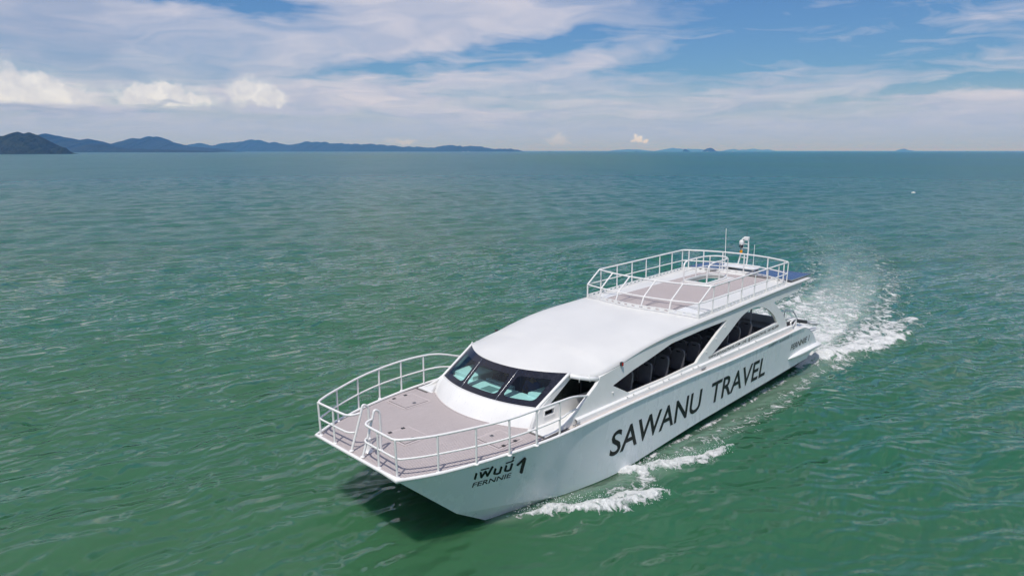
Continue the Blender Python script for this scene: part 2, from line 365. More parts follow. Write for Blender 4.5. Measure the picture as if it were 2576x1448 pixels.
def build_sea():
    # rows: rings round the ferry's neighbourhood, fine near, coarse towards the horizon; columns: fine where the open water spreads
    r = [4.]
    while r[-1] < 60000:
        q = r[-1]; d = max(.02, q*q/9*.00080)
        if q < 14: d = .05 if q > 12 else .4
        elif q < 240: d = min(d, .36+q*.0019)
        else: d = min(.816*(q/240)**2, q*.06)
        r.append(q+d)
    r = np.array(r)
    a0 = R(44); th = np.concatenate([np.linspace(-a0, a0, 1040), np.linspace(a0, 2*math.pi-a0, 110)[1:-1]])
    nr, na = len(r), len(th)
    dr = np.gradient(r)
    X = r[:, None]*np.sin(th)[None]; Y = r[:, None]*np.cos(th)[None]; Z = np.zeros_like(X); DX = np.zeros_like(X); DY = np.zeros_like(X)
    spacing = np.maximum(dr, r*(2*a0/1040))*1.0
    # wind chop: many short-crested waves about one direction
    N = 90; lam = np.exp(rng.uniform(math.log(.8), math.log(4.2), N)); lam[:8] = rng.uniform(4.5, 10, 8)
    wd = R(122)+rng.normal(0, .42, N)
    gust = .72+.75*fbm(X/38+40, Y/60+40, 5, 3)
    tot = 0.; kept = np.zeros(nr)
    for l, d in zip(lam, wd):
        k = 2*math.pi/l; w = sstep(l/spacing, 2.2, 4.5)
        n = int(np.max(np.nonzero(w > 1e-3)[0]))+1 if (w > 1e-3).any() else 0
        sl_ = .0205*(.6 if l > 4.2 else 1); A = sl_/k
        tot += sl_*sl_; kept += sl_*sl_*w*w
        if n == 0: continue
        ph = k*(X[:n]*math.cos(d)+Y[:n]*math.sin(d))+rng.uniform(0, 6.28); ww = w[:n, None]*gust[:n]
        Z[:n] += A*ww*np.cos(ph); s_ = -A*ww*np.sin(ph)*.6
        DX[:n] += s_*math.cos(d); DY[:n] += s_*math.sin(d)
    sub = np.broadcast_to(np.sqrt(np.clip(1-kept/tot, 0, 1))[:, None], X.shape)
    bx, by = to_boat(X, Y); nb = int(np.searchsorted(r, 140.)); ab = np.abs(by[:nb]); b = bx[:nb]; y = by[:nb]
    foam = np.zeros_like(X); milk = np.zeros_like(X); lift = np.zeros((nb, na))
    # calmer in the ferry's lee and flattened along the hull
    calm = 1-.55*np.exp(-((b+9)/9.5)**4-((ab-1)/4.2)**4)
    Z[:nb] *= calm; DX[:nb] *= calm; DY[:nb] *= calm
    F = np.zeros((nb, na)); MK = np.zeros((nb, na))
    def put(q): np.maximum(F, q, out=F)
    jit = (fbm(b*1.7+60, y*1.7+60, 21, 4)-.5)
    yj = ab+jit*.42; bj = b+jit*.35
    # first bow roll
    s, al = band(bj, yj, [(-3.0, 1.98, .05), (-3.76, 2.50, .13), (-4.4, 2.84, .2), (-4.83, 3.2, .27), (-5.6, 3.68, .36), (-6.3, 4.05, .33), (-7.0, 4.3, .12)])
    put((1-sstep(s, .35, 1.0))*(1-sstep(-s, .2, 2.0))*(.62+.26*sstep(al, 0, .3))*(1-.4*sstep(al, .85, 1)))
    lift += .15*np.exp(-s*s*1.2)*sstep(al, 0, .25)
    # trailing lace between the two rolls
    s, al = band(bj, yj, [(-5.9, 3.2, .35), (-6.6, 3.5, .4), (-7.3, 3.4, .3), (-7.5, 2.95, .3)])
    put(.58*(1-sstep(np.abs(s), .3, 1.3)))
    # second roll leaving the chine
    s, al = band(bj, yj, [(-6.9, 2.76, .1), (-7.8, 2.98, .22), (-8.5, 3.42, .3), (-9.3, 3.8, .27), (-10.1, 4.02, .16), (-10.8, 4.15, .08)])
    put((1-sstep(s, .35, 1.0))*(1-sstep(-s, .2, 2.0))*.88*(1-.5*sstep(al, .8, 1))); lift += .13*np.exp(-s*s*1.2)
    # scattered lace down the side
    s, al = band(bj, yj, [(-9.4, 3.2, .3), (-11, 3.3, .55), (-13, 3.5, .65), (-15.5, 3.5, .5), (-18, 3.3, .4), (-20.5, 3.2, .4)])
    put(.41*(1-sstep(np.abs(s), .2, 1.5)))
    s, al = band(b, ab, [(-7.5, 2.72, .12), (-12, 2.66, .14), (-20, 2.5, .2)]); put(.5*(1-sstep(np.abs(s), .3, 1.2)))
    # stern rolls thrown outwards
    s, al = band(bj, yj, [(-20.2, 2.2, .3), (-21.4, 2.5, .5), (-23, 2.9, .75), (-25, 3.4, .7), (-27.2, 3.85, .5), (-29, 4.15, .2)])
    put((1-sstep(np.abs(s), .3, 1.3))*.92*(1-.3*sstep(al, .7, 1))); lift += .30*np.exp(-s*s*1.1)*sstep(al, 0, .2)
    s, al = band(bj, yj, [(-25.5, 2.9, .5), (-28.5, 3.0, .8), (-31.5, 3.0, .7), (-33.5, 3.1, .3)]); put(.72*(1-sstep(np.abs(s), .3, 1.3))); lift += .12*np.exp(-s*s)
    # propeller wash: milky, boiling, then dissolving
    aft = -b-20.3; on = sstep(aft, -.3, 1.0); dq = np.maximum(aft-6, 0); curve = y+.10*dq+.006*dq**2; cab = np.abs(curve)
    wid = 2.2+.006*np.maximum(aft, 0)
    core = on*(1-sstep(cab+jit*1.2, wid*.55, wid*1.12)); fade = np.exp(-np.maximum(aft, 0)/14.)
    MK = np.maximum(MK, core*np.clip(1.25*fade*(.5+1.0*fbm(b*.35+5, y*.7+5, 77, 4)), 0, 1)); put(core*(.62*np.exp(-np.maximum(aft, 0)/16.)+.42*np.exp(-np.maximum(aft, 0)/32.)))
    edge = on*np.exp(-((cab-wid*1.12+jit*1.6)/(.55+.02*np.maximum(aft, 0)))**2)*np.exp(-np.maximum(aft-4, 0)/30.); put(.78*edge)
    edge2 = on*np.exp(-((cab-wid*1.95+jit*2.)/(.8+.02*np.maximum(aft, 0)))**2)*np.exp(-np.maximum(aft-8, 0)/14.)*sstep(aft, 4, 12); put(.34*edge2)
    put(.50*on*(1-sstep(cab, wid*1.2, wid*2.4))*np.exp(-np.maximum(aft, 0)/45.))
    lift += core*fade*(.22*(fbm(b*.9+9, y*.9+9, 41, 3)-.45))+.06*edge
    s, al = band(b, ab, [(-3, 1.9, .5), (-8, 3.2, .8), (-20, 2.9, .8), (-28, 3.4, 1.2)]); MK = np.maximum(MK, .18*(1-sstep(np.abs(s), 0, 1.2)))
    # outward-travelling wake waves
    far = np.maximum(-b-4, 0); ph = (ab-2.8-far*.33)*2*math.pi/2.1; lift += .05*np.cos(ph)*np.exp(-((ab-2.8-far*.30)/(1.2+.05*far))**2)*sstep(far, 0, 5)*np.exp(-far/40)
    boil = fbm(b*3.1+70, y*3.1+70, 61, 4)-.5
    lift += sstep(F, .45, .95)*boil*.16
    keep = 1-sstep(-np.maximum(np.abs(b+10.5)-11, ab-2.9), 0, 1.2)*0
    Z[:nb] += lift*keep; foam[:nb] = F; milk[:nb] = MK
    # a few breaking crests out at sea
    X += DX; Y += DY
    V = np.empty((nr*na+1, 3)); V[:-1, 0] = X.ravel(); V[:-1, 1] = Y.ravel(); V[:-1, 2] = Z.ravel(); V[-1] = (0, 0, -.05)
    i = np.arange(nr-1)[:, None]*na; j = np.arange(na)[None]; j2 = (j+1) % na
    quads = np.stack([i+j, i+na+j, i+na+j2, i+j2], -1).reshape(-1, 4)[:, ::-1]
    tri = np.stack([np.full(na, nr*na), np.arange(na), (np.arange(na)+1) % na], -1)[:, ::-1]
    me = bpy.data.meshes.new('sea'); me.vertices.add(len(V)); me.vertices.foreach_set('co', V.ravel())
    nl = quads.size+tri.size; me.loops.add(nl); me.loops.foreach_set('vertex_index', np.concatenate([quads.ravel(), tri.ravel()]).astype(np.int32))
    npol = len(quads)+len(tri); me.polygons.add(npol)
    ls = np.concatenate([np.arange(len(quads))*4, quads.size+np.arange(len(tri))*3]).astype(np.int32); me.polygons.foreach_set('loop_start', ls)
    me.update(calc_edges=True); me.polygons.foreach_set('use_smooth', np.ones(npol, bool))
    for nm, arr in (('foam', foam), ('milk', milk), ('chop', sub)):
        at = me.attributes.new(nm, 'FLOAT', 'POINT'); at.data.foreach_set('value', np.append(arr.ravel(), 0).astype(np.float32))
    me.validate()
    if me.polygons[len(quads)//2].normal.z < 0: me.flip_normals()
    return me

def sea_material():
    m = bpy.data.materials.new('sea_water'); m.use_nodes = True; t = NT(m.node_tree, '2D'); p = t.n['Principled BSDF']
    geo = t.new('ShaderNodeNewGeometry'); pos = geo.outputs['Position']
    px_, py_, pz_ = t.sep(pos); flatp = t.comb(px_, py_, 0.)
    fo = t.new('ShaderNodeAttribute', attribute_name='foam').outputs['Fac']; mk = t.new('ShaderNodeAttribute', attribute_name='milk').outputs['Fac']
    # where the mesh no longer carries the short waves the shading does, by ripple and by roughness
    ch = t.new('ShaderNodeAttribute', attribute_name='chop').outputs['Fac']
    # ripples: short-crested wavelets 0.2 to 0.7 m long, their slopes summed directly; they come and go in cat's-paws a few metres across
    ca, sa = math.cos(R(32)), math.sin(R(32))
    uw = t.comb(t.m('MULTIPLY', t.v('DOT_PRODUCT', flatp, (ca, sa, 0.)), .45), t.v('DOT_PRODUCT', flatp, (-sa, ca, 0.)), 0.)
    patch = t.m('ADD', .46, t.m('MULTIPLY', t.step(t.noise(uw, .33, 3, .6), .36, .66), .95))
    wq = t.v('ADD', flatp, t.v('SCALE', t.v('SUBTRACT', t.noise(flatp, .35, 2, .5, col=True), (.5, .5, .5)), scale=1.0))
    rr_ = np.random.default_rng(4); acc = t.comb(0., 0., 0.)
    for i in range(20):
        l = math.exp(rr_.uniform(math.log(.23), math.log(.82))); d = R(120)+rr_.normal(0, .36); k = 2*math.pi/l; a_ = .084*rr_.uniform(.7, 1.3)
        ph = t.m('ADD', t.v('DOT_PRODUCT', wq, (k*math.cos(d), k*math.sin(d), 0.)), rr_.uniform(0, 6.28))
        n = t.new('ShaderNodeVectorMath', operation='MULTIPLY_ADD'); t.put(n.inputs[0], t.m('COSINE', ph)); n.inputs[1].default_value = (a_*math.cos(d), a_*math.sin(d), 0); t.put(n.inputs[2], acc); acc = n.outputs[0]
    for i in range(7):                                      # the longer chop, only where the mesh no longer carries it
        l = math.exp(rr_.uniform(math.log(1.1), math.log(4.5))); d = R(122)+rr_.normal(0, .45); k = 2*math.pi/l; a_ = .062
        ph = t.m('ADD', t.v('DOT_PRODUCT', wq, (k*math.cos(d), k*math.sin(d), 0.)), rr_.uniform(0, 6.28))
        n = t.new('ShaderNodeVectorMath', operation='MULTIPLY_ADD'); t.put(n.inputs[0], t.m('MULTIPLY', t.m('COSINE', ph), ch)); n.inputs[1].default_value = (a_*math.cos(d), a_*math.sin(d), 0); t.put(n.inputs[2], acc); acc = n.outputs[0]
    gust = t.lin(t.noise(t.v('MULTIPLY', flatp, (1., .55, 1.)), .021, 3, .55), .3, .7, .70, 1.25)
    gust = t.m('MULTIPLY', t.m('MULTIPLY', gust, patch), t.lin(mk, 0., .5, 1., .6))
    gx, gy_, gz_ = t.sep(geo.outputs['Normal']); gs = t.comb(t.m('DIVIDE', gx, gz_), t.m('DIVIDE', gy_, gz_), 0.)
    slope = t.v('ADD', gs, t.v('SCALE', acc, scale=gust)); steep = t.m('DIVIDE', t.v('LENGTH', slope), .46)     # the steepest faces tumble rather than stand up
    slope = t.v('SCALE', slope, scale=t.m('INVERSE_SQRT', t.m('ADD', 1., t.m('MULTIPLY', steep, steep))))
    nrm = t.v('NORMALIZE', t.v('ADD', slope, (0., 0., 1.)))
    # water colour: turbid green near shore, bluer tracts further out
    n1 = t.noise(flatp, .035, 4, .55); n2 = t.noise(t.v('MULTIPLY', flatp, (1., .4, 1.)), .0032, 4, .5)
    col = t.mix(t.lin(n1, .35, .65), SEA_A, SEA_B)
    off = t.lin(t.v('LENGTH', flatp), 30., 260., .15, .95)           # deeper, bluer water offshore
    col = t.mix(t.m('MULTIPLY', off, t.lin(n2, .36, .60, .45, 1.)), col, SEA_C)
    col = t.mix(t.m('MULTIPLY', mk, .9, clamp=True), col, (.60, .70, .61, 1))
    # foam: density breaks up into patches and then into lace
    wv = t.v('SCALE', t.v('SUBTRACT', t.noise(flatp, 1.6, 3, .55, col=True), (.5, .5, .5)), scale=.8)
    pf = t.v('ADD', flatp, wv)
    f1 = t.noise(pf, 1.7, 8, .72)
    vo = t.new('ShaderNodeTexVoronoi', feature='DISTANCE_TO_EDGE', voronoi_dimensions='2D'); t.put(vo.inputs['Vector'], pf); vo.inputs['Scale'].default_value = 3.4
    lace = t.step(vo.outputs['Distance'], .20, .01)
    th = t.m('SUBTRACT', .80, t.m('MULTIPLY', fo, .60))
    dens = t.m('ADD', t.m('MULTIPLY', t.m('SUBTRACT', f1, .5), 1.25), t.m('ADD', .5, t.m('MULTIPLY', t.m('SUBTRACT', lace, .4), .13)))
    fm = t.m('MULTIPLY', t.step(dens, t.m('SUBTRACT', th, .06), t.m('ADD', th, .13)), t.step(fo, .06, .25), clamp=True)
    f2 = t.noise(pf, 9., 4, .65)
    col = t.mix(t.m('MULTIPLY', fm, t.lin(f2, .25, .6, .72, 1.)), col, (.82, .82, .80, 1))
    fh = t.m('MULTIPLY', t.m('ADD', f2, f1), fm)
    bpn = t.new('ShaderNodeBump'); bpn.inputs['Strength'].default_value = .8; bpn.inputs['Distance'].default_value = .12; t.put(bpn.inputs['Height'], fh); t.put(bpn.inputs['Normal'], nrm); nrm = bpn.outputs[0]
    t.put(p.inputs['Base Color'], col)
    t.put(p.inputs['Roughness'], t.m('MAXIMUM', t.lin(fm, 0., 1., .05, .7), t.lin(ch, .5, 1., .05, .31))); p.inputs['IOR'].default_value = 1.333
    t.put(p.inputs['Normal'], nrm)
    # turbid water: light spreads under the surface
    p.subsurface_method = 'BURLEY'; t.put(p.inputs['Subsurface Weight'], t.m('SUBTRACT', 1., fm)); p.inputs['Subsurface Radius'].default_value = (.35, .9, .6); p.inputs['Subsurface Scale'].default_value = .8
    return m
SEA_A = (.025, .114, .050, 1); SEA_B = (.040, .117, .045, 1); SEA_C = (.016, .104, .112, 1)
sea = obj_me('sea', build_sea(), sea_material(), fix=False); tag(sea, kind='structure')

# ---- islands: ridges with their own depth and relief
def forest_material(name, a, b, scale):
    m = bpy.data.materials.new(name); m.use_nodes = True; t = NT(m.node_tree); p = t.n['Principled BSDF']; geo = t.new('ShaderNodeNewGeometry')
    f = t.noise(geo.outputs['Position'], scale, 6, .65); g = t.noise(geo.outputs['Position'], scale*.13, 3, .5)
    t.put(p.inputs['Base Color'], t.mix(t.lin(g, .35, .65, 0, .5), t.mix(t.lin(f, .3, .7), a, b), (.035, .04, .03, 1)))
    p.inputs['Roughness'].default_value = .9; p.inputs['Specular IOR Level'].default_value = .1
    bp = t.new('ShaderNodeBump'); bp.inputs['Strength'].default_value = .9; bp.inputs['Distance'].default_value = 14.; t.put(bp.inputs['Height'], f); t.l.new(bp.outputs[0], p.inputs['Normal'])
    return m
M['forest'] = forest_material('forest', (.007, .012, .009, 1), (.048, .062, .036, 1), .05)
M['rock'] = mat('cliff_rock', (.20, .18, .15), .9, var=(.4, .02))
M['sand'] = mat('beach_sand', (.6, .55, .45), .9)
def island(prof, dist, depth, seed, label, rough=.10, mats=('forest',), nrow=26):
    """prof: crest line as (bearing in picture columns, rise above the shore in picture rows) at that distance; real ridge with fore and back slopes"""
    cols = np.linspace(prof[0][0], prof[-1][0], max(24, int((prof[-1][0]-prof[0][0])*.55)))
    rise = np.interp(cols, [q[0] for q in prof], [q[1] for q in prof])
    rise = np.maximum(0, rise*(1+.5*(fbm(cols/9+seed*7, cols*0+3.3, 90+seed, 4)-.5))+(rise > 1)*(fbm(cols/2.2+seed, cols*0+1.7, 50+seed, 3)-.5)*1.6)/FPX*dist
    ta = (cols-1288)/FPX
    v = np.linspace(-1, 1, nrow+1)[:, None]; Y_ = dist+v*depth*(.55+.45*np.minimum(1, rise/(rise.max()+1e-6)))[None]; X_ = np.broadcast_to(ta*dist, Y_.shape)
    w = np.maximum(0, 1-np.abs(v)**1.35); n = fbm(X_/(depth*.35)+seed, Y_/(depth*.35)+seed, seed, 5)-.5
    Z_ = rise[None]*w*(1+rough*4*n*np.abs(v)**.6)+n*rise[None]*rough*.35*w; Z_ = np.where(w < .02, Z_-1.5, Z_)
    rows = np.stack([X_, Y_, Z_], -1).tolist()
    o = MB().grid(rows).build('island', mats[0], smooth=True); tag(o, label, kind='structure'); return o
island([(-260, 0), (-200, 18), (-120, 30), (-50, 36), (0, 40), (35, 43), (60, 48), (80, 51), (100, 49), (118, 43), (135, 33), (150, 20), (166, 8), (176, 0)], 1950, 150, 3, 'wooded hump island nearest on the left', .09)
island([(150, 0), (156, 13), (165, 15), (175, 19), (185, 16), (192, 9), (197, 0)], 1900, 22, 5, 'small rocky islet at the end of the near island', .3)
island([(40, 12), (90, 22), (125, 36), (140, 40), (165, 37), (205, 31), (228, 28), (245, 30), (270, 24), (300, 14), (330, 0)], 4300, 500, 8, 'first blue ridge behind the near island')
island([(190, 0), (225, 9), (250, 17), (275, 19), (300, 14), (330, 9), (380, 8), (450, 6), (520, 4), (560, 0)], 3900, 200, 9, 'low wooded foreshore hill')
island([(280, 0), (310, 14), (335, 27), (352, 31), (372, 30), (390, 35), (402, 36), (430, 27), (470, 17), (510, 12), (560, 8), (600, 0)], 5200, 520, 12, 'twin topped blue hill')
island([(440, 0), (480, 10), (520, 20), (535, 16), (560, 17), (575, 19), (600, 23), (628, 22), (640, 27), (660, 28), (690, 22), (720, 19), (745, 17), (790, 24), (815, 23), (850, 19), (900, 19), (960, 17), (1020, 12), (1060, 11), (1090, 9), (1115, 14), (1140, 16), (1165, 13), (1190, 14), (1215, 11), (1240, 7), (1280, 7), (1305, 4), (1318, 0)], 7600, 700, 15, 'long far range of blue hills along the horizon')
island([(1530, 0), (1545, 3), (1570, 4), (1600, 4), (1635, 0)], 19000, 900, 18, 'faint low island on the horizon', .05)
island([(1645, 0), (1665, 5), (1685, 8), (1705, 5), (1740, 5), (1762, 3), (1775, 0)], 20000, 1000, 19, 'pale flat topped island on the horizon', .05)
island([(1709, 0), (1712, 5), (1717, 6), (1722, 3), (1728, 0)], 8600, 20, 21, 'tiny dark rock on the horizon', .2)
island([(1758, 0), (1764, 5), (1770, 8), (1778, 9), (1785, 6), (1791, 2), (1798, 0)], 8300, 60, 22, 'small round wooded islet on the horizon', .15)
island([(1815, 0), (1822, 4), (1835, 5), (1848, 2), (1862, 4), (1885, 5), (1905, 3), (1918, 4), (1928, 0)], 23000, 800, 23, 'faintest broken islands on the horizon', .1)
island([(2235, 0), (2247, 5), (2258, 6), (2264, 3), (2276, 1), (2285, 0)], 17000, 200, 24, 'small pale rock island on the right horizon', .15)

# ---- the air between: even, thin sea haze
hz_ = MB().box(-70000, 70000, -65000, 65000, -4, 165).build('haze', None); tag(hz_, kind='stuff')
hm = bpy.data.materials.new('sea_haze'); hm.use_nodes = True; t = NT(hm.node_tree); t.n.remove(t.n['Principled BSDF'])
pv = t.new('ShaderNodeVolumePrincipled'); pv.inputs['Color'].default_value = (.11, .40, 1.0, 1); pv.inputs['Density'].default_value = HAZE = 1.3e-4; pv.inputs['Anisotropy'].default_value = 0.; pv.inputs['Absorption Color'].default_value = (1, 1, 1, 1)   # clear-air scattering, no soot
t.l.new(pv.outputs[0], t.n['Material Output'].inputs['Volume']); hz_.data.materials.append(hm)

# ================================================================== the ferry (boat axes: x forward from the bow, y to port, z above the water)
ferry = empty('passenger_ferry', (ORG[0], ORG[1], 0), HDG)
tag(ferry, 'large white twin hulled passenger ferry with railed roof deck and big black side lettering', 'ferry')
def crom(P, n):
    """Catmull-Rom through the rows of P, n samples per span."""
    P = np.asarray(P, float); m = len(P)
    Q = np.vstack([2*P[0]-P[1], P, 2*P[-1]-P[-2]]); out = []
    for i in range(m-1):
        p0, p1, p2, p3 = Q[i:i+4]
        for k in range(n):
            t = k/n
            out.append(.5*(2*p1+(p2-p0)*t+(2*p0-5*p1+4*p2-p3)*t*t+(3*p1-p0-3*p2+p3)*t**3))
    out.append(P[-1]); return np.array(out)

# gunwale G, chine C and keel K of the port hull (x forward, y port, z up, metres)
GUN = [(0,1.74,1.95),(-.79,2.12,1.965),(-1.71,2.39,1.98),(-2.6,2.57,1.99),(-3.4,2.69,1.995),(-4.23,2.755,2.0),(-5.8,2.79,2.03),(-7,2.79,2.04),
       (-8,2.79,2.04),(-10.8,2.79,2.02),(-12.7,2.79,1.99),(-14,2.79,1.98),(-16.45,2.79,1.99),(-18.4,2.79,2.02),(-19.2,2.785,2.0),(-19.75,2.775,1.85),(-20.35,2.76,1.5),(-20.85,2.74,1.01)]
CHI = [(-1.66,1.72,.52),(-2.3,1.88,.42),(-3.0,2.02,.33),(-3.6,2.12,.22),(-4.2,2.22,.11),(-4.9,2.34,.02),(-6.1,2.56,.03),(-7.1,2.66,.06),
       (-8,2.68,.12),(-10.8,2.69,.28),(-12.7,2.69,.34),(-14,2.69,.375),(-16.45,2.69,.44),(-18.0,2.69,.49),(-18.6,2.69,.51),(-19.0,2.69,.52),(-19.5,2.69,.535),(-19.97,2.69,.545)]
KEE = [(-2.95,1.70,-.25),(-3.3,1.70,-.36),(-3.7,1.71,-.43),(-4.1,1.72,-.47),(-4.7,1.74,-.5),(-5.3,1.75,-.5),(-6.3,1.76,-.5),(-7.2,1.76,-.5),
       (-8,1.76,-.5),(-10.8,1.76,-.5),(-12.7,1.76,-.5),(-14,1.76,-.5),(-16.45,1.76,-.5),(-18.0,1.76,-.48),(-18.6,1.76,-.46),(-19.0,1.76,-.44),(-19.5,1.76,-.42),(-20.2,1.76,-.4)]
HN = 6
G, CH, KE = crom(GUN, HN), crom(CHI, HN), crom(KEE, HN)
def hull_y(x, z):
    """y of the outer port topside at (x, z)"""
    lo, hi = 0., len(G)-1.
    def at(t):
        i = min(int(t), len(G)-2); f = t-i
        g = G[i]*(1-f)+G[i+1]*f; c = CH[i]*(1-f)+CH[i+1]*f
        s = (g[2]-z)/(g[2]-c[2]); return g+(c-g)*s
    for _ in range(40):
        mid = (lo+hi)/2
        if at(mid)[0] > x: lo = mid
        else: hi = mid
    return at(lo)[1]
NS = len(G)
def mir(p): return (p[0], -p[1], p[2])
def build_hull():
    side = MB(); bottom = MB(); inner = MB()
    rows = 8
    T = []
    for i in range(NS):
        g, c, k = G[i], CH[i], KE[i]
        T.append([tuple(g+(c-g)*s/rows) for s in range(rows+1)])
    for sgn in (1, -1):
        f = (lambda p: p) if sgn > 0 else mir
        side.grid([[f(p) for p in r_] for r_ in T])
        # forward foot stays white, the rest is dark antifouling
        nf = HN*5
        side.grid([[f(tuple(CH[i]+(KE[i]-CH[i])*s/4)) for s in range(5)] for i in range(nf+1)])
        bottom.grid([[f(tuple(CH[i]+(KE[i]-CH[i])*s/4)) for s in range(5)] for i in range(nf, NS)])
        for i in range(1): pass
        # inboard face of this hull and half of the tunnel roof
        rw = []
        for i in range(NS):
            g, k = G[i], KE[i]; a = min(1., max(0., (-g[0])/3.2)); zr = 1.75-.75*a*a*(3-2*a)
            xi = k[0]+(g[0]-k[0])*.75; fl = min(1, a*1.3)
            if g[0] < -19: xi = k[0]
            rw.append([f(tuple(k)), f((k[0]*.6+xi*.4, k[1]-.35-.2*fl, (k[2]*.45+zr*.55))), f((xi, k[1]-.42-.35*fl, zr-.1)), f((xi, .8, zr)), f((xi, 0, zr))])
        inner.grid(rw)
        # stem top to deck edge in front
        g0 = G[0]
        side.add([f(tuple(g0)), f((g0[0]-.02, 0, g0[2])), f(rw[0][4]), f(rw[0][2]), f(tuple(CH[0])), f(tuple(KE[0]))], [(0, 1, 2, 3), (0, 3, 4), (4, 3, 5)])
        # transom
        e = [Vector(p) for p in T[-1]]; e2 = [Vector(CH[-1]+(KE[-1]-CH[-1])*q/4) for q in range(5)]
        inn = lambda p: f((p.x, min(p.y, 1.0), p.z))
        side.grid([[f(tuple(p)) for p in e], [inn(p) for p in e]]); bottom.grid([[f(tuple(p)) for p in e2], [inn(p) for p in e2]])
    h = side.build('hull', 'hull', ferry, smooth=True, auto=28)
    bottom.build('hull_bottom', 'black', ferry, smooth=True, auto=40)
    inner.build('tunnel', 'hull', ferry, smooth=True, auto=40)
build_hull()

# rub rail round the whole deck edge
rr = [(p[0], p[1]-.012, p[2]+.02) for p in G[:int(HN*14.2)]][::-1]
pts = rr+[(0.0, p, 1.972) for p in (1.2, .5, -.5, -1.2)]+[mir(p) for p in rr[::-1]]
MB().tube(pts, .043, 10).build('rub_rail', 'tube', ferry, smooth=True, auto=60)

def gy(x): return float(np.interp(-x, -G[:HN*14, 0], G[:HN*14, 1]))
def gz(x): return float(np.interp(-x, -G[:HN*14, 0], G[:HN*14, 2]))
# decks
xs = np.linspace(0.02, -4.7, 24)
MB().grid([[(x, y*(gy(x)-.01), gz(x)+.018) for y in np.linspace(-1, 1, 9)] for x in xs]).build('fore_deck', 'caulk', ferry)
fore_deck = bpy.data.objects['fore_deck']
for s in (1, -1):
    xs = np.linspace(-4.7, -19.2, 40)
    MB().grid([[(x, s*y, gz(x)+.019) for y in (gy(x)-.01, 2.38)] for x in xs]).build('side_deck', 'sidedeck', ferry)
# stern quarters: rounded shoulders over the hull ends
for s in (1, -1):
    q = G[HN*13:]
    MB().grid([[(p[0], s*(p[1]-.005), p[2]+.012), (p[0], s*(p[1]-.25), p[2]+.03), (p[0], s*1.55, p[2]+.03)] for p in q]).build('stern_shoulder', 'white', ferry, smooth=True)
MB().box(-20.6, -18.1, -1.6, 1.6, 1.30, 1.40).build('aft_deck', 'sidedeck', ferry)

# ---- fore deck planking, each plank of its own
def dash_x(y): return -3.42-.155*abs(y)**2.0 if abs(y) < 2.02 else -3.86-.05
def deck_front(y):
    if abs(y) < 1.66: return -.09
    return float(np.interp(abs(y), G[:HN*8, 1]-.10, G[:HN*8, 0]))
HATCH = [(-3.00, -1.89, .80, .80), (-1.53, -.01, .68, .80), (-2.98, 1.82, .74, .76)]
pw = .058; ny = int(2.66/pw)
for k in range(-ny, ny+1):
    y0, y1 = k*pw-.0230, k*pw+.0230
    f0, f1 = deck_front(y0), deck_front(y1)
    if abs(k*pw) > 2.05: b0 = b1 = -4.0+.0*k; b0 = b1 = -3.78
    else: b0, b1 = dash_x(y0)+.035, dash_x(y1)+.035
    if min(f0, f1)-max(b0, b1) < .05: continue
    zz = lambda x: gz(x)+.026
    n = 4; v = []; fcs = []
    for i in range(n+1):
        t = i/n
        for (yy, ff, bb) in ((y0, f0, b0), (y1, f1, b1)):
            x = ff+(bb-ff)*t; v += [(x, yy, zz(x)), (x, yy, zz(x)-.012)]
    for i in range(n):
        a = i*4; fcs += [(a, a+2, a+6, a+4), (a, a+4, a+5, a+1), (a+2, a+3, a+7, a+6)]
    fcs += [(0, 1, 3, 2), (n*4, n*4+2, n*4+3, n*4+1)]
    obj('plank', v, fcs, 'plank', fore_deck)
# margin boards: front edge, along the dash
MB().box(-.088, -.045, -1.62, 1.62, 1.968, 1.983).build('margin_board', 'plank', fore_deck)
ys = np.linspace(-2.0, 2.0, 26)
MB().grid([[(dash_x(y)+.03, y, 2.022), (dash_x(y)-.02, y, 2.0225)] for y in ys]).build('margin_board', 'plank', fore_deck)
for hx, hy, lx, ly in HATCH:
    z = gz(hx)+.03
    h = MB().prism([rounded([(hx+lx/2+.07, hy-ly/2-.07), (hx+lx/2+.07, hy+ly/2+.07), (hx-lx/2-.07, hy+ly/2+.07), (hx-lx/2-.07, hy-ly/2-.07)], .09)], lambda u, w, d: (u, w, d), z-.01, z+.006).build('deck_hatch', 'plank', ferry)
    MB().box(hx-lx/2, hx+lx/2, hy-ly/2, hy+ly/2, z-.002, z+.0085).build('seal', 'rubber', h)
    lid = MB().box(hx-lx/2+.013, hx+lx/2-.013, hy-ly/2+.013, hy+ly/2-.013, z, z+.016).build('lid', 'teak', h, bevel=.003)
    out = 1 if hy >= 0 else -1
    if abs(hy) < .5: out = -1
    yb = hy+out*(ly/2-.0)
    for q in (-.2, .2): MB().box(hx+q-.045, hx+q+.045, yb-.05, yb+.03, z+.012, z+.03).build('hinge', 'rubber', h, bevel=.004)
    yl = hy-out*(ly/2-.13)
    MB().lathe([(.058, 0), (.058, .012), (.04, .014), (.04, .006)], (hx, yl, z+.014), 16).build('latch', 'metal', h)
    MB().lathe([(.03, 0), (.03, .006)], (hx, yl, z+.020), 12).build('latch_well', 'rubber', h)

# ---- tubes
RT = .027
def tube_obj(name, pts, r=RT, parent=None, m='tube', n=8): return MB().tube(pts, r, n).build(name, m, parent or ferry, smooth=True, auto=60)
def foot(x, y, z): return MB().lathe([(.055, -.005), (.055, .012), (.032, .03)], (x, y, z), 12)
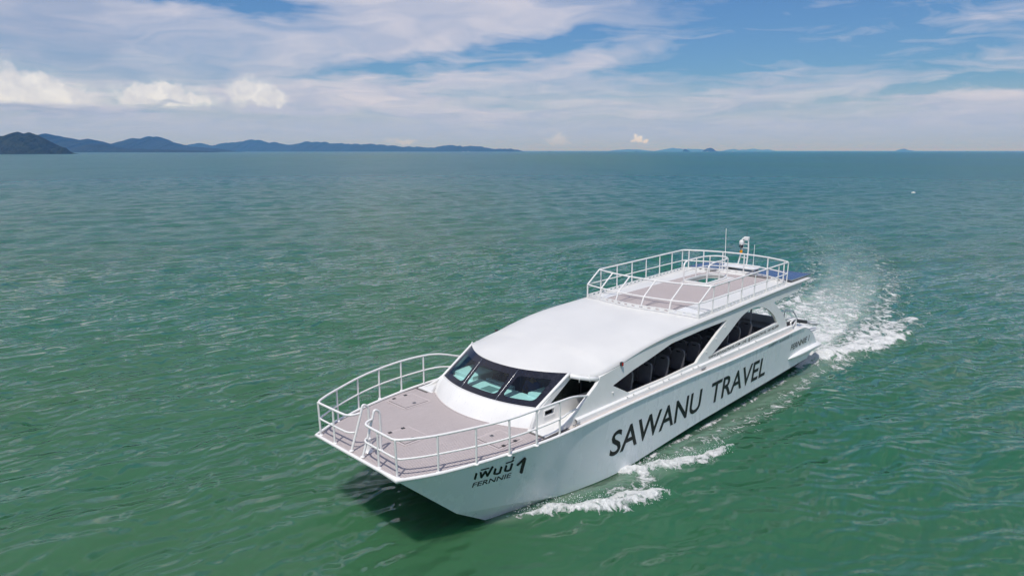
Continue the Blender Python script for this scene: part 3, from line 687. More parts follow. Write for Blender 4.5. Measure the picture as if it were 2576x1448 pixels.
# bow railing
PX = [-.073, -.85, -1.711, -2.548, -3.381, -4.21]
top_side = [(-.034, 1.625, 2.866), (-.40, 1.86, 2.866), (-.845, 2.08, 2.868), (-1.69, 2.408, 2.898), (-2.535, 2.63, 2.915), (-3.37, 2.722, 2.938), (-4.21, 2.73, 2.922), (-4.8, 2.66, 2.86), (-5.45, 2.52, 2.68), (-5.75, 2.47, 2.60)]
mid_side = [(p[0]-.01, p[1]+.0, gz(p[0])+.46) for p in top_side[:7]]+[(-4.7, 2.63, 2.47), (-5.1, 2.53, 2.42)]
for s in (1, -1):
    def yy(p): return (p[0], s*p[1], p[2])
    # side run turns the corner and ends on the boarding hoop
    ts = crom([yy(p) for p in top_side], 5)
    front = [(-.36, s*.255, 2.86), (-.19, s*.30, 2.852), (-.085, s*.42, 2.85), (-.06, s*.7, 2.855), (-.03, s*1.55, 2.865)]
    run = bend(front[:2]+[front[2]]+front[3:]+[tuple(p) for p in ts[1:]], .10)
    rail = tube_obj('bow_railing', run, .03)
    m_ = crom([yy(p) for p in mid_side], 5)
    fm = [(-.2, s*.25, 2.43), (-.12, s*.31, 2.43), (-.075, s*.42, 2.43), (-.06, s*.7, 2.435), (-.045, s*1.55, 2.44)]
    tube_obj('mid_rail', bend(fm+[tuple(p) for p in m_[1:]], .09), .024, rail)
    posts = [((-.073, 1.62), (-.04, 1.622, 2.866)), ((-.06, .94), (-.05, .94, 2.858))]+[((top_side[i][0]-.005, top_side[i][1]+.005), top_side[i]) for i in (2, 3, 4, 5, 6)]
    for (bx_, by_), tp in posts:
        zb = gz(bx_)+.03
        po = tube_obj('rail_post', [(bx_, s*by_, zb-.02), (tp[0], s*tp[1], tp[2])], .026, rail)
        foot(bx_, s*by_, zb-.005).build('post_foot', 'tube', rail, smooth=True, auto=40)
    # boarding hoop either side of the gate
    hp = bend([(-.085, s*.24, 1.99), (-.37, s*.24, 2.80), (-.455, s*.24, 3.075), (-.60, s*.24, 2.98), (-.61, s*.24, 2.5), (-.60, s*.23, 2.0)], .13, 6)
    hoop = tube_obj('boarding_hoop', hp, .03)
    for q in (-.085, -.60): foot(q, s*.235, 2.0).build('hoop_foot', 'tube', hoop, smooth=True, auto=40)
MB().lathe([(.115, 0), (.115, .02), (.075, .06), (.06, .10), (.055, .30), (.07, .315), (.07, .34), (.05, .35)], (-.36, .07, 1.99), 20).build('mooring_bollard', 'tube', ferry, smooth=True, auto=40)
for x, s in ((-4.96, 1), (-11.43, 1), (-4.96, -1), (-11.43, -1)):
    c = MB(); c.tube([(x-.14, s*2.67, 2.09), (x+.14, s*2.67, 2.085)], .016, 8); c.box(x-.05, x-.03, s*2.67-.012, s*2.67+.012, 2.03, 2.09); c.box(x+.03, x+.05, s*2.67-.012, s*2.67+.012, 2.03, 2.09)
    c.build('cleat', 'metal', ferry, smooth=True, auto=40)

# ---- dash, windscreen, roof
def ws_bot(y): a = abs(y)/1.86; return (-3.87-.42*a**2.2, y, 2.485)
def ws_top(y): a = abs(y)/1.93; return (-4.74-.74*a**2.2, y, 3.165)
ND = 11
for k in range(ND):
    ya, yb = -2.0+4.0*k/ND, -2.0+4.0*(k+1)/ND
    rows = []
    for t in np.linspace(0, 1, 6):
        row = []
        for q in np.linspace(0, 1, 5):
            yq = ya+.0004+(yb-ya-.0008)*q
            b = (dash_x(yq) if abs(yq) < 1.98 else -3.95, yq, 2.0); u = ws_bot(yq*1.86/2.0)
            bul = .025*math.sin(math.pi*t)
            row.append((b[0]+(u[0]-b[0])*t+bul, b[1]+(u[1]-b[1])*t, b[2]+(u[2]-b[2])*t+bul*.8))
        rows.append(row)
    if k == 0: dash = empty('front_dash', parent=ferry)
    MB().grid(rows).build('dash_panel', 'white', dash, smooth=True, face=(1, 0, .5))
def ws(u, v):
    """windscreen surface: u = -1..1 across, v = 0..1 up"""
    b = ws_bot(u*1.86); t_ = ws_top(u*1.93)
    return Vector(b)+(Vector(t_)-Vector(b))*v
def ws_n(u, v):
    a = ws(u+.01, v)-ws(u-.01, v); b = ws(u, v+.01)-ws(u, v-.01); n = a.cross(b).normalized(); return n if n.x > 0 else -n
screen_root = None
def ring_pts(u0, u1, v0, v1, rad, n=12):
    """rounded rectangle in (u, v) as 4*(n+1) points; rad in v units, matched in metres"""
    out = []; ku = .62
    for cx, cy_, a0 in ((u1, v1, 0), (u0, v1, 90), (u0, v0, 180), (u1, v0, 270)):
        sx = 1 if cx == u1 else -1; sy = 1 if cy_ == v1 else -1; ccx = cx-sx*rad*ku; ccy = cy_-sy*rad
        for k in range(n+1):
            a = R(a0+90*k/n); out.append((ccx+math.cos(a)*rad*ku, ccy+math.sin(a)*rad))
    return out
def refine(p, m):
    out = []
    for i in range(len(p)):
        a, b = p[i], p[(i+1) % len(p)]; L = math.hypot(b[0]-a[0], b[1]-a[1]); k = m if L > .12 else 1
        out += [(a[0]+(b[0]-a[0])*j/k, a[1]+(b[1]-a[1])*j/k) for j in range(k)]
    return out
screen = empty('windscreen', parent=ferry)
for k, (ua, ub) in enumerate(((-1, -.372), (-.372, .378), (.378, 1))):
    g_ = .004; inner_ = refine(ring_pts(ua+(.10 if k == 0 else .058), ub-(.10 if k == 2 else .058), .17, .80, .10), 8)
    outer_ = []
    cu, cv = (ua+ub)/2, .485
    for (u, v) in inner_:                                   # push each point out to the panel edge along its ray
        du, dv = u-cu, v-cv; s_ = 1e9
        if du > 1e-6: s_ = min(s_, (ub-g_-cu)/du)
        if du < -1e-6: s_ = min(s_, (ua+g_-cu)/du)
        if dv > 1e-6: s_ = min(s_, (1-cv)/dv)
        if dv < -1e-6: s_ = min(s_, (0-cv)/dv)
        outer_.append((cu+du*s_, cv+dv*s_))
    # keep the four true corners
    for c in ((ua+g_, 0), (ua+g_, 1), (ub-g_, 0), (ub-g_, 1)):
        i = min(range(len(outer_)), key=lambda q: (outer_[q][0]-c[0])**2+(outer_[q][1]-c[1])**2); outer_[i] = c
    n = len(inner_); rings = []
    for f in (0, .34, .67, 1): rings.append([(o_[0]+(i_[0]-o_[0])*f, o_[1]+(i_[1]-o_[1])*f) for o_, i_ in zip(outer_, inner_)])
    v = [ws(*p)+ws_n(*p)*.004 for rg in rings for p in rg]
    f = [(i*n+j, i*n+(j+1) % n, (i+1)*n+(j+1) % n, (i+1)*n+j) for i in range(3) for j in range(n)]
    fr = obj('frame', v, f, 'frit', screen, smooth=True, face=(1, 0, .6))
    rings = [[(cu+(p[0]-cu)*q, cv+(p[1]-cv)*q) for p in inner_] for q in (1, .8, .6, .4, .2, .05)]
    v = [ws(*p)+ws_n(*p)*.001 for rg in rings for p in rg]+[ws(cu, cv)]
    f = [(i*n+j, i*n+(j+1) % n, (i+1)*n+(j+1) % n, (i+1)*n+j) for i in range(5) for j in range(n)]+[(5*n+j, 5*n+(j+1) % n, 6*n) for j in range(n)]
    obj('pane', v, f, 'glass', screen, smooth=True, face=(1, 0, .6))
for u in (-.372, .378):
    MB().tube([ws(u, v)+ws_n(u, v)*.004 for v in np.linspace(0, 1, 7)], .006, 6).build('joint_strip', 'metal', screen, smooth=True)
MB().tube([ws(u, 0)+Vector((.004, 0, .002)) for u in np.linspace(-1, 1, 30)], .014, 6).build('trim', 'white', screen, smooth=True)
for s in (1, -1):                                           # white posts at the screen's ends
    p = [(-3.95, s*1.985, 2.02)]+[tuple(ws(s*1.012, v)) for v in (0, .3, .6, .9, 1.0)]
    MB().tube([Vector(q) for q in p], .045, 8).build('screen_post', 'white', ferry, smooth=True)

EDGE = [(-5.48, 1.93, 3.165, -4.74, 3.165), (-5.56, 2.02, 3.15, -5.0, 3.245), (-5.72, 2.17, 3.11, -5.3, 3.32), (-6.05, 2.40, 3.05, -5.75, 3.40), (-6.5, 2.47, 3.10, -6.35, 3.485), (-7.1, 2.485, 3.185, -7.0, 3.555), (-7.7, 2.49, 3.30, -7.7, 3.61),
        (-8.4, 2.495, 3.415, -8.4, 3.655), (-9.2, 2.50, 3.50, -9.2, 3.70), (-10.0, 2.50, 3.55, -10.0, 3.73), (-11, 2.50, 3.585, -11, 3.765), (-12, 2.50, 3.62, -12, 3.79), (-13.2, 2.50, 3.66, -13.2, 3.81), (-14.5, 2.50, 3.715, -14.5, 3.83), (-15.7, 2.50, 3.765, -15.7, 3.85), (-17, 2.50, 3.81, -17, 3.87), (-18.3, 2.50, 3.85, -18.3, 3.89), (-19.65, 2.50, 3.88, -19.65, 3.91), (-20.3, 2.47, 3.885, -20.3, 3.91)]
ED = crom(EDGE, 4)
def roof_row(e, n=33, dz=0.):
    row = []
    for u in np.linspace(-1, 1, n):
        a = abs(u); k = a**2.2 if e[0] > -7 else a**3.4
        x = e[3]+(e[0]-e[3])*a**2.2; row.append((x, u*e[1], e[4]+(e[2]-e[4])*(a**2.6 if e[0] > -6.6 else a**3.6)+dz))
    return row
def roof_z(x, y):
    """height of the after roof deck"""
    e2 = np.interp(-x, -ED[:, 0], ED[:, 2]); e4 = np.interp(-x, -ED[:, 0], ED[:, 4]); return float(e4+(e2-e4)*min(1, abs(y)/2.5)**3.6)
roof_me = MB().grid([roof_row(e) for e in ED])
roof = roof_me.build('roof', 'roofwhite', ferry, smooth=True, auto=50, solid=.06, face=(0, 0, 1))
# stairway opening through the after roof
HOLE = rounded([(-15.95, .10), (-17.35, .10), (-17.88, -.05), (-18.0, -.36), (-17.88, -.70), (-17.35, -.83), (-15.95, -.83)], [.05, .2, .3, .35, .3, .2, .05], 5)
cut = MB().prism([HOLE], lambda u, w, d: (u, w, d), 3.4, 4.2).build('cutter', 'white', ferry)
bo = roof.modifiers.new('hole', 'BOOLEAN'); bo.operation = 'DIFFERENCE'; bo.object = cut; bo.solver = 'EXACT'
dg = bpy.context.evaluated_depsgraph_get(); dg.update()
nm = bpy.data.meshes.new_from_object(roof.evaluated_get(dg)); roof.modifiers.clear(); roof.data = nm
bpy.data.objects.remove(cut)
# coaming round the opening
hz3 = lambda x, y: roof_z(x, y)
off = lambda k: [((p[0]+16.95)*k-16.95, (p[1]+.365)*(k+(k-1)*1.1)-.365) for p in HOLE]
o_, i_ = off(1.07), HOLE; n = len(i_); v = []
for ring, dz in ((o_, -.01), (o_, .085), (i_, .085), (i_, -.10)): v += [(p[0], p[1], hz3(*p)+dz) for p in ring]
hat = obj('stair_opening', v, [(k*n+j, k*n+(j+1) % n, (k+1)*n+(j+1) % n, (k+1)*n+j) for k in range(3) for j in range(n)], 'white', ferry, bevel=.008)
for s, by_ in ((0, -.80), (1, .08)):
    pass
hr = crom([(-15.85, -.80, 3.86), (-15.84, -.82, 4.3), (-15.95, -.86, 4.60), (-16.4, -.9, 4.68), (-17.2, -.93, 4.69), (-17.75, -.82, 4.70), (-18.02, -.45, 4.71), (-17.9, -.06, 4.70), (-17.3, .12, 4.69), (-16.5, .13, 4.68), (-16.12, .12, 4.58), (-16.06, .09, 4.3), (-16.05, .08, 3.86)], 5)
stair_rail = tube_obj('stair_railing', [tuple(p) for p in hr], .03)
mr = crom([(-15.84, -.83, 4.27), (-16.6, -.9, 4.28), (-17.3, -.9, 4.29), (-17.8, -.75, 4.30), (-18.0, -.4, 4.30), (-17.85, -.04, 4.30), (-17.2, .12, 4.29), (-16.06, .1, 4.28)], 5)
tube_obj('mid_rail', [tuple(p) for p in mr], .02, stair_rail)
for x, y in ((-16.9, -.88), (-17.78, -.76), (-17.9, -.02), (-16.95, .13)): tube_obj('rail_post', [(x, y, roof_z(x, y)), (x, y, 4.69)], .024, stair_rail)

# ---- teak on the roof deck
def roof_patch(name, poly_rows, m, parent=None, dz=.006):
    return MB().grid([[(x, y, roof_z(x, y)+dz) for x, y in r_] for r_ in poly_rows]).build(name, m, parent or ferry, face=(0, 0, 1))
def strip_rows(x0, x1, y0, y1, nx=10, ny_=6): return [[(x, y) for y in np.linspace(y0, y1, ny_)] for x in np.linspace(x0, x1, nx)]
teak_root = roof_patch('roof_decking', strip_rows(-12.33, -15.80, -1.40, 1.40, 14, 15), 'teak')
roof_patch('deck_sheet', strip_rows(-15.80, -18.10, .27, 1.40, 8, 6), 'teak', teak_root)
roof_patch('deck_sheet', strip_rows(-15.80, -18.10, -1.40, -.98, 8, 4), 'teak', teak_root)
roof_patch('deck_sheet', strip_rows(-18.10, -18.62, -1.25, 1.40, 4, 12), 'teak', teak_root)
def fr_x(y): return -10.98-.60*(abs(y)/2.29)**2.0
dv = [-1.42, -.58, .38, 1.38]
for a, b in zip([-2.15]+dv, dv+[2.15]):
    ys = np.linspace(a+.012, b-.012, 6); white = a < -2 or b > 2
    roof_patch('deck_lid', [[(-12.29+(fr_x(y)-.12+12.29)*t, y) for y in ys] for t in np.linspace(0, 1, 7)], 'white' if white else 'teak', teak_root, .012)
for y in dv: roof_patch('seam', [[(-12.29+(fr_x(y)-.12+12.29)*t, y+q) for q in (-.014, .014)] for t in np.linspace(0, 1, 6)], 'rubber', teak_root, .007)
roof_patch('seam', [[(-12.325, y), (-12.295, y)] for y in np.linspace(-2.15, 2.15, 30)], 'rubber', teak_root, .009)

# ---- roof railing with perforated toe boards
def perf(path, h, cell, name, parent):
    """strip of plate along a 3D path, an oval slot punched through every cell"""
    P_ = [Vector(p) for p in path]; acc = [0]
    for a, b in zip(P_, P_[1:]): acc.append(acc[-1]+(b-a).length)
    def at(s):
        s = min(max(s, 0), acc[-1]); i = min(max(int(np.searchsorted(acc, s))-1, 0), len(P_)-2); t = (s-acc[i])/max(1e-6, acc[i+1]-acc[i]); return P_[i].lerp(P_[i+1], t)
    n = max(1, round(acc[-1]/cell)); c = acc[-1]/n; mb = MB()
    for k in range(n):
        o8 = [(1, 0), (1, 1), (0, 1), (-1, 1), (-1, 0), (-1, -1), (0, -1), (1, -1)]
        v = []
        for (a, b) in o8: p = at((k+.5+a*.5)*c); v.append((p.x, p.y, p.z+h*(.5+.5*b)))
        for j in range(8):
            q = math.atan2(o8[j][1], o8[j][0]); p = at((k+.5+.24*math.cos(q)*1.05)*c); v.append((p.x, p.y, p.z+h*(.5+.21*math.sin(q))))
        mb.add(v, [(j, (j+1) % 8, 8+(j+1) % 8, 8+j) for j in range(8)])
    return mb.build(name, 'white', parent, solid=.012)
def rz(x, y): return roof_z(x, y)
topz = lambda x: 4.62+(-12.3-x)*.022 if x < -12.3 else 4.62
fr_base = [(fr_x(y), y, rz(fr_x(y), y)) for y in np.linspace(2.29, -2.29, 13)]
fr_mid = [(-11.20-.37*(abs(y)/2.29)**2, y, 4.155) for y in np.linspace(2.29, -2.29, 13)]
fr_top = [(-11.86-.43*(abs(y)/2.33)**2, y, 4.62) for y in np.linspace(2.33, -2.33, 13)]
aft_x = lambda y: -18.98+.72*(abs(y)/2.3)**2.2
aft_top = [(aft_x(y), y, 4.755) for y in np.linspace(-2.32, 2.32, 15)]
loop = fr_top+[(-12.45, -2.34, 4.624)]+[(x, -2.34, topz(x)) for x in (-13, -15, -17, -18.1)]+aft_top+[(x, 2.34, topz(x)) for x in (-18.1, -17, -15, -13, -12.45)]
rail = MB().tube(bend(loop, .06, 3), .03, 8, closed=True).build('roof_railing', 'tube', ferry, smooth=True, auto=60)
tube_obj('mid_rail', fr_mid, .026, rail)
for s in (1, -1):
    tube_obj('mid_rail', [(-11.57, s*2.29, 4.155), (-11.8, s*2.32, 4.155), (-13, s*2.335, 4.175), (-15, s*2.335, 4.22), (-17, s*2.335, 4.265), (-18.26, s*2.32, 4.29)], .02, rail)
tube_obj('mid_rail', [(aft_x(y), y, 4.295) for y in np.linspace(-2.3, 2.3, 15)], .024, rail)
for i in (0, 2, 5, 7, 10, 12):                               # front posts and the raked braces above them
    yb = [2.29, 1.4, .42, -.65, -1.5, -2.29][(0, 2, 5, 7, 10, 12).index(i)]
    xb = fr_x(yb); xm = -11.20-.37*(abs(yb)/2.29)**2; yt = yb*1.01; xt = -11.86-.43*(abs(yt)/2.33)**2
    tube_obj('rail_post', [(xb, yb, rz(xb, yb)-.02), (xm, yb, 4.155)], .027, rail)
    tube_obj('brace', [(xm, yb, 4.155), (xt, yt, 4.62)], .026, rail)
for s in (1, -1):
    for x in (-12.42, -13.45, -14.45, -15.45, -16.45, -17.4, -18.24):
        tube_obj('rail_post', [(x, s*2.32, rz(x, 2.32)-.02), (x, s*2.34, topz(x))], .024, rail)
for y in (-2.1, -1.55, -.78, .16, 1.27, 2.12):
    x = aft_x(y); tube_obj('rail_post', [(x, y, rz(x, y)-.02), (x, y, 4.755)], .027, rail)
perf([(p[0], p[1], p[2]+.015) for p in fr_base], .13, .30, 'toe_board', rail)
for s in (1, -1): perf([(x, s*2.31, rz(x, 2.31)+.005) for x in np.linspace(-11.6, -18.24, 24)], .13, .27, 'toe_board', rail)
perf([(aft_x(y), y, rz(aft_x(y), y)+.005) for y in np.linspace(-2.3, 2.3, 19)], .13, .30, 'toe_board', rail)

# ---- solar panels, mast shelf, mast
for s in (1, -1):
    a, b = (.42, 2.30) if s > 0 else (-2.30, -.95)
    pn = MB().box(-20.62, -18.72, a, b, 3.945, 3.975).build('solar_panel', 'solar', ferry)
    fr = MB()
    for q in ((-20.65, -20.615, a-.03, b+.03), (-18.725, -18.69, a-.03, b+.03), (-20.615, -18.725, a-.03, a+.005), (-20.615, -18.725, b-.005, b+.03)): fr.box(q[0], q[1], q[2], q[3], 3.935, 3.985)
    fr.build('panel_frame', 'metal', pn)
    lg = MB()
    for x in (-20.3, -19.0):
        for y in (a+.2, b-.2): lg.box(x-.02, x+.02, y-.02, y+.02, 3.86, 3.94)
    lg.build('panel_foot', 'metal', pn)
sh = MB().prism([rounded([(-19.35, -1.0), (-19.35, .42), (-19.75, .48), (-20.3, .30), (-20.35, -.9), (-19.9, -1.15)], .08)], lambda u, w, d: (u, w, d), 4.06, 4.10).build('mast_shelf', 'white', ferry, bevel=.01)
for x, y in ((-19.55, .33), (-19.55, -.85), (-20.2, -.8), (-20.2, .2)): MB().box(x-.05, x+.05, y-.05, y+.05, 3.86, 4.06).build('shelf_leg', 'white', sh)
mast = tube_obj('mast', bend([(-19.93, -.58, 4.10), (-19.98, -.44, 4.85), (-20.0, -.36, 5.28), (-20.0, -.20, 5.28), (-19.98, -.16, 4.85), (-19.93, -.18, 4.10)], .08), .03)
for z, w in ((4.45, .34), (4.87, .26), (5.05, .2)): tube_obj('mast_rung', [(-19.97, -.36-w/2+.02, z), (-19.97, -.36+w/2+.05, z)], .018, mast)
MB().box(-20.06, -19.9, -.38, -.16, 5.2, 5.36).build('mast_head', 'white', mast, bevel=.03)
cm = MB().lathe([(.05, .30), (.085, .27), (.095, .2), (.095, .11), (.09, .10)], (-19.83, -.42, 4.92), 18).build('dome_camera', 'white', mast, smooth=True, auto=50)
MB().lathe([(.086, .10), (.088, .04), (.07, -.02), (.03, -.055), (.005, -.06)], (-19.83, -.42, 4.92), 18).build('camera_ball', 'frit', cm, smooth=True)
MB().lathe([(.02, 0), (.02, .01)], (-19.745, -.40, 4.95), 10).build('lens', 'white', cm)
MB().tube([(-19.83, -.42, 5.2), (-19.86, -.38, 5.28), (-19.95, -.3, 5.29)], .03, 8).build('camera_arm', 'white', cm, smooth=True)
MB().lathe([(.055, 0), (.055, .02), (.06, .03), (.06, .12), (.045, .15), (.01, .155)], (-19.88, -.44, 4.64), 14).build('beacon', 'amber', mast, smooth=True, auto=40)
tube_obj('whip_aerial', [(-20, -.28, 5.34), (-20.0, -.28, 5.42), (-20.0, -.275, 5.90)], [.016, .010, .005], mast, 'rubber', 6)
tube_obj('whip_aerial', [(-20, -1.22, 3.9), (-20.02, -1.24, 4.4), (-20.02, -1.27, 5.64)], [.02, .016, .012], ferry, 'tube', 6)
tube_obj('whip_aerial', [(-20, .09, 4.08), (-20.0, .09, 4.3), (-20.02, .09, 5.05)], [.02, .014, .01], ferry, 'tube', 6)

# ---- cabin sides
WALL = [(-3.88, 2.03), (-4.3, 2.06), (-4.63, 2.15), (-5.1, 2.36), (-5.54, 2.60), (-5.95, 2.83), (-6.12, 2.97), (-6.14, 3.03), (-6.5, 3.07), (-7.1, 3.15), (-7.7, 3.265), (-8.4, 3.38), (-9.2, 3.465), (-10, 3.515), (-11, 3.55), (-12, 3.585), (-13.2, 3.625), (-14.5, 3.68), (-15.7, 3.73), (-17, 3.775), (-18.3, 3.815), (-19.62, 3.845),
        (-19.5, 3.72), (-19.07, 3.49), (-18.2, 3.43), (-17.2, 3.40), (-16.92, 3.375), (-17.1, 3.24), (-17.53, 2.93), (-17.85, 2.62), (-18.02, 2.36), (-18.05, 2.03)]
WIN1 = rounded([(-6.69, 2.655), (-7.46, 2.25), (-9.33, 2.245), (-11.16, 2.30), (-11.30, 2.40), (-13.24, 3.34), (-11.61, 3.315), (-9.72, 3.235), (-8.56, 3.02), (-7.71, 2.88)], [.01, .03, 0, .05, .05, .02, .0, .1, .1, .1], 3)
WIN2 = rounded([(-12.15, 2.36), (-14.5, 2.44), (-17.20, 2.535), (-16.92, 2.87), (-16.46, 3.17), (-15.75, 3.41), (-15.08, 3.455), (-14.3, 3.31), (-13.46, 2.92)], [.02, 0, .05, .2, .3, .4, .4, .4, .2], 3)
def wall_y(z): return 2.575-.082*(z-2.03)
for s in (1, -1):
    w_ = MB().prism([WALL, WIN1, WIN2], lambda u, w, d: (u, s*(wall_y(w)-d), w), 0., .09).build('cabin_side', 'white', ferry, bevel=.014)
    # coaming along its foot
    c = MB(); xs = np.linspace(-5.0, -18.4, 30)
    c.grid([[(x, s*2.655, gz(x)+.01), (x, s*2.645, 2.165+.004*(-x-5)*.9), (x, s*2.615, 2.185+.004*(-x-5)*.9), (x, s*2.56, 2.19+.004*(-x-5)*.9)] for x in xs])
    c.build('coaming', 'white', ferry, smooth=True, auto=40)
    for x in (-7.24, -7.54, -8.32, -9.09, -9.39, -10.1, -10.81, -11.13, -12.6, -13.9, -15.2):
        MB().lathe([(.018, -.01), (.018, .02), (.028, .025), (.028, .04), (.015, .046)], (x, s*2.63, 2.185+.0036*(-x-5)), 10).build('tie_knob', 'tube', ferry, smooth=True, auto=40)
    for x, z in ((-6.67, 2.47), (-11.78, 2.54), (-12.43, 2.85), (-13.05, 3.14)):
        MB().tube([(x, s*(wall_y(z)-.02), z), (x, s*(wall_y(z)+.035), z)], .02, 10).build('side_knob', 'tube', ferry, smooth=True, auto=40)
    # inside lining, cockpit flank, sill in front of it
    MB().box(-18.5, -4.9, s*2.44-.03, s*2.44+.03, 1.2, 2.10).build('inner_lining', 'grey', ferry)
    pol = [(-4.0, 2.02), (-4.36, 2.485), (-5.50, 3.14), (-6.95, 3.14), (-6.95, 2.02)]
    hole = rounded([(-4.72, 2.505), (-5.53, 2.995), (-6.75, 3.02), (-6.75, 2.40)], .05, 3)
    vent = [(-4.50, 2.225), (-4.50, 2.375), (-4.87, 2.375), (-4.87, 2.225)]
    MB().prism([pol, hole, vent], lambda u, w, d: (u, s*(1.955-d), w), 0., .05).build('cockpit_side', 'white', ferry)
    pn = MB().prism([hole], lambda u, w, d: (u, s*(1.93-d), w), 0., .006).build('side_window', 'darkglass', ferry)
    MB().tube([(-6.0, s*1.945, 2.45), (-6.0, s*1.945, 3.02)], .012, 6).build('mullion', 'rubber', pn)
    vf = MB()
    for q in ((-4.90, -4.47, 2.37, 2.40), (-4.90, -4.47, 2.20, 2.23), (-4.50, -4.47, 2.23, 2.37), (-4.90, -4.87, 2.23, 2.37)): vf.box(q[0], q[1], s*1.968-.015, s*1.968+.015, q[2], q[3])
    vv = vf.build('vent', 'white', ferry, bevel=.004)
    MB().box(-4.87, -4.50, s*1.86-.01, s*1.86+.01, 2.22, 2.38).build('vent_back', 'slot', vv)
    MB().tube([(-5.47, s*1.99, 3.10), (-5.62, s*2.12, 3.055), (-5.85, s*2.32, 3.01), (-6.12, s*2.45, 2.97)], .058, 10).build('rolled_awning', 'white', ferry, smooth=True)
    for q in ((-5.62, 2.12), (-5.85, 2.3)): MB().tube([(q[0], s*(q[1]+.02), 3.11), (q[0], s*(q[1]+.075), 3.03), (q[0]-.02, s*(q[1]+.06), 2.93)], .014, 6).build('awning_strap', 'white', ferry, smooth=True)
    MB().box(-5.6, -3.86, min(s*1.95, s*2.5), max(s*1.95, s*2.5), 2.005, 2.032).build('side_step', 'white', ferry)
    MB().box(-4.02, -3.86, min(s*1.94, s*2.56), max(s*1.94, s*2.56), 2.0, 2.05).build('sill', 'white', ferry, bevel=.01)
    lm = MB().box(-7.14, -7.05, s*2.50-.03, s*2.50+.04, 3.13, 3.24).build('nav_light', 'rubber', ferry, bevel=.01)
    MB().box(-7.13, -7.06, s*2.53, s*2.56, 3.15, 3.22) if 0 else None
    MB().lathe([(.03, 0), (.03, .075)], (-7.095, s*2.535, 3.145), 12).build('lens', 'red', lm, smooth=True, auto=40)

# ---- inside: floor, helm, seats
MB().box(-18.6, -4.4, -2.44, 2.44, 1.20, 1.25).build('cabin_floor', 'floor', ferry)
# dashboard shelf following the screen, with raised bins either end
ys = np.linspace(-1.88, 1.88, 21)
MB().grid([[(ws_bot(y)[0]-.03, y, 2.455) for y in ys], [(-4.92, y, 2.46) for y in ys], [(-4.93, y, 2.42) for y in ys], [(-4.95, y, 1.25) for y in ys]]).build('dashboard', 'dash', ferry)
db = bpy.data.objects['dashboard']
MB().box(-5.45, -4.62, -1.86, -.95, 2.30, 2.58).build('dash_locker', 'dash', db, bevel=.015)
MB().box(-5.5, -4.86, 1.02, 1.86, 2.26, 2.55).build('dash_locker', 'dash', db, bevel=.015)
MB().box(-4.66, -4.32, -.30, .14, 2.458, 2.475).build('chart_case', 'screen', db, bevel=.006)
MB().box(-5.06, -4.94, -.75, .35, 2.20, 2.52).build('helm_console', 'grey', db, bevel=.02)
wr = [(-5.14+.07*math.sin(a)*.9, -.45+.22*math.cos(a), 2.42+.2*math.sin(a)) for a in np.linspace(0, 2*math.pi, 19)[:-1]]
MB().tube(wr, .016, 6, closed=True).build('steering_wheel', 'rubber', db, smooth=True)

def seat_outline():
    return rounded([(-.215, -.30), (-.225, .20), (-.175, .31), (0, .345), (.175, .31), (.225, .20), (.215, -.30)], [.05, .08, .08, .12, .08, .08, .05], 4)
slot = rounded([(-.085, .215), (-.085, .265), (.085, .265), (.085, .215)], .02, 3)
def back_fn(u, w, d): return (-.06-w*.14-d, u, .62+.42+w)          # leaning back
me_b = MB(); me_b.prism([seat_outline(), slot], back_fn, 0., .075)
def mesh_of(mb, name, m):
    o = mb.build(name, m); me = o.data; bpy.data.objects.remove(o); return me
SB = mesh_of(me_b, 'backrest', 'seat')
SC = mesh_of(MB().prism([rounded([(.40, -.215), (.40, .215), (-.05, .225), (-.05, -.225)], .07)], lambda u, w, d: (u, w, d+.05*u), .40, .50), 'cushion', 'seat')
SL = mesh_of(MB().box(0, .3, -.16, -.12, 0, .40).box(0, .3, .12, .16, 0, .40), 'seat_stand', 'grey')
SS = mesh_of(MB().prism([slot], lambda u, w, d: back_fn(u, w, d), .05, .06), 'slot_back', 'slot')
rows_x = [-7.93, -8.93, -9.85, -10.78, -11.75, -12.72, -13.70, -14.58, -15.47]
for i, x in enumerate(rows_x):
    for y in (2.12, 1.62, .80, .30, -.20, -1.60, -2.10):
        jx = random.uniform(-.02, .02)
        s_ = link(bpy.data.objects.new('seat', SC), ferry); s_.location = (x+.10+jx, y-.04, 1.35-.0+.012*i)
        if not s_.modifiers: pass
        b_ = link(bpy.data.objects.new('backrest', SB), s_); st = link(bpy.data.objects.new('seat_stand', SL), s_); sk = link(bpy.data.objects.new('slot_back', SS), s_)
for me_ in (SB, SC):
    pass
# grab rails and stanchions between the rows
for x, y, z in ((-12.3, .2, 2.78), (-12.5, .2, 2.40)): tube_obj('orange_rail', [(x, y-.75, z), (x+.05, y+.75, z)], .03, ferry, 'orange')
for x, y in ((-14.3, 1.1), (-17.85, 1.15), (-16.3, -1.2), (-17.85, -1.3)): tube_obj('stanchion', [(x, y, 1.25), (x, y, roof_z(x, y)-.03)], .035, ferry, 'grey')
tube_obj('grab_rail', [(-14.3, 1.1, 2.5), (-14.35, .6, 2.62), (-15.6, .5, 2.66)], .022, ferry, 'grey')
bn = MB().box(-18.5, -17.5, -.3, 1.9, 1.95, 2.14).build('aft_bench', 'seat', ferry, bevel=.04)
MB().box(-18.62, -18.5, -.3, 2.3, 1.3, 2.42).build('bench_back', 'grey', bn, bevel=.02)
MB().box(-18.45, -17.55, -.25, 1.85, 1.25, 1.95).build('bench_box', 'grey', bn)
MB().box(-18.6, -18.5, -2.4, -1.1, 1.25, 2.3).build('aft_bulkhead', 'grey', ferry)
stairs = MB()
for k in range(9): stairs.box(-15.9-.2*k, -15.65-.2*k, -.78, .05, 1.45+.24*k, 1.49+.24*k) if k < 9 else None
stairs.build('stairway', 'white', ferry)
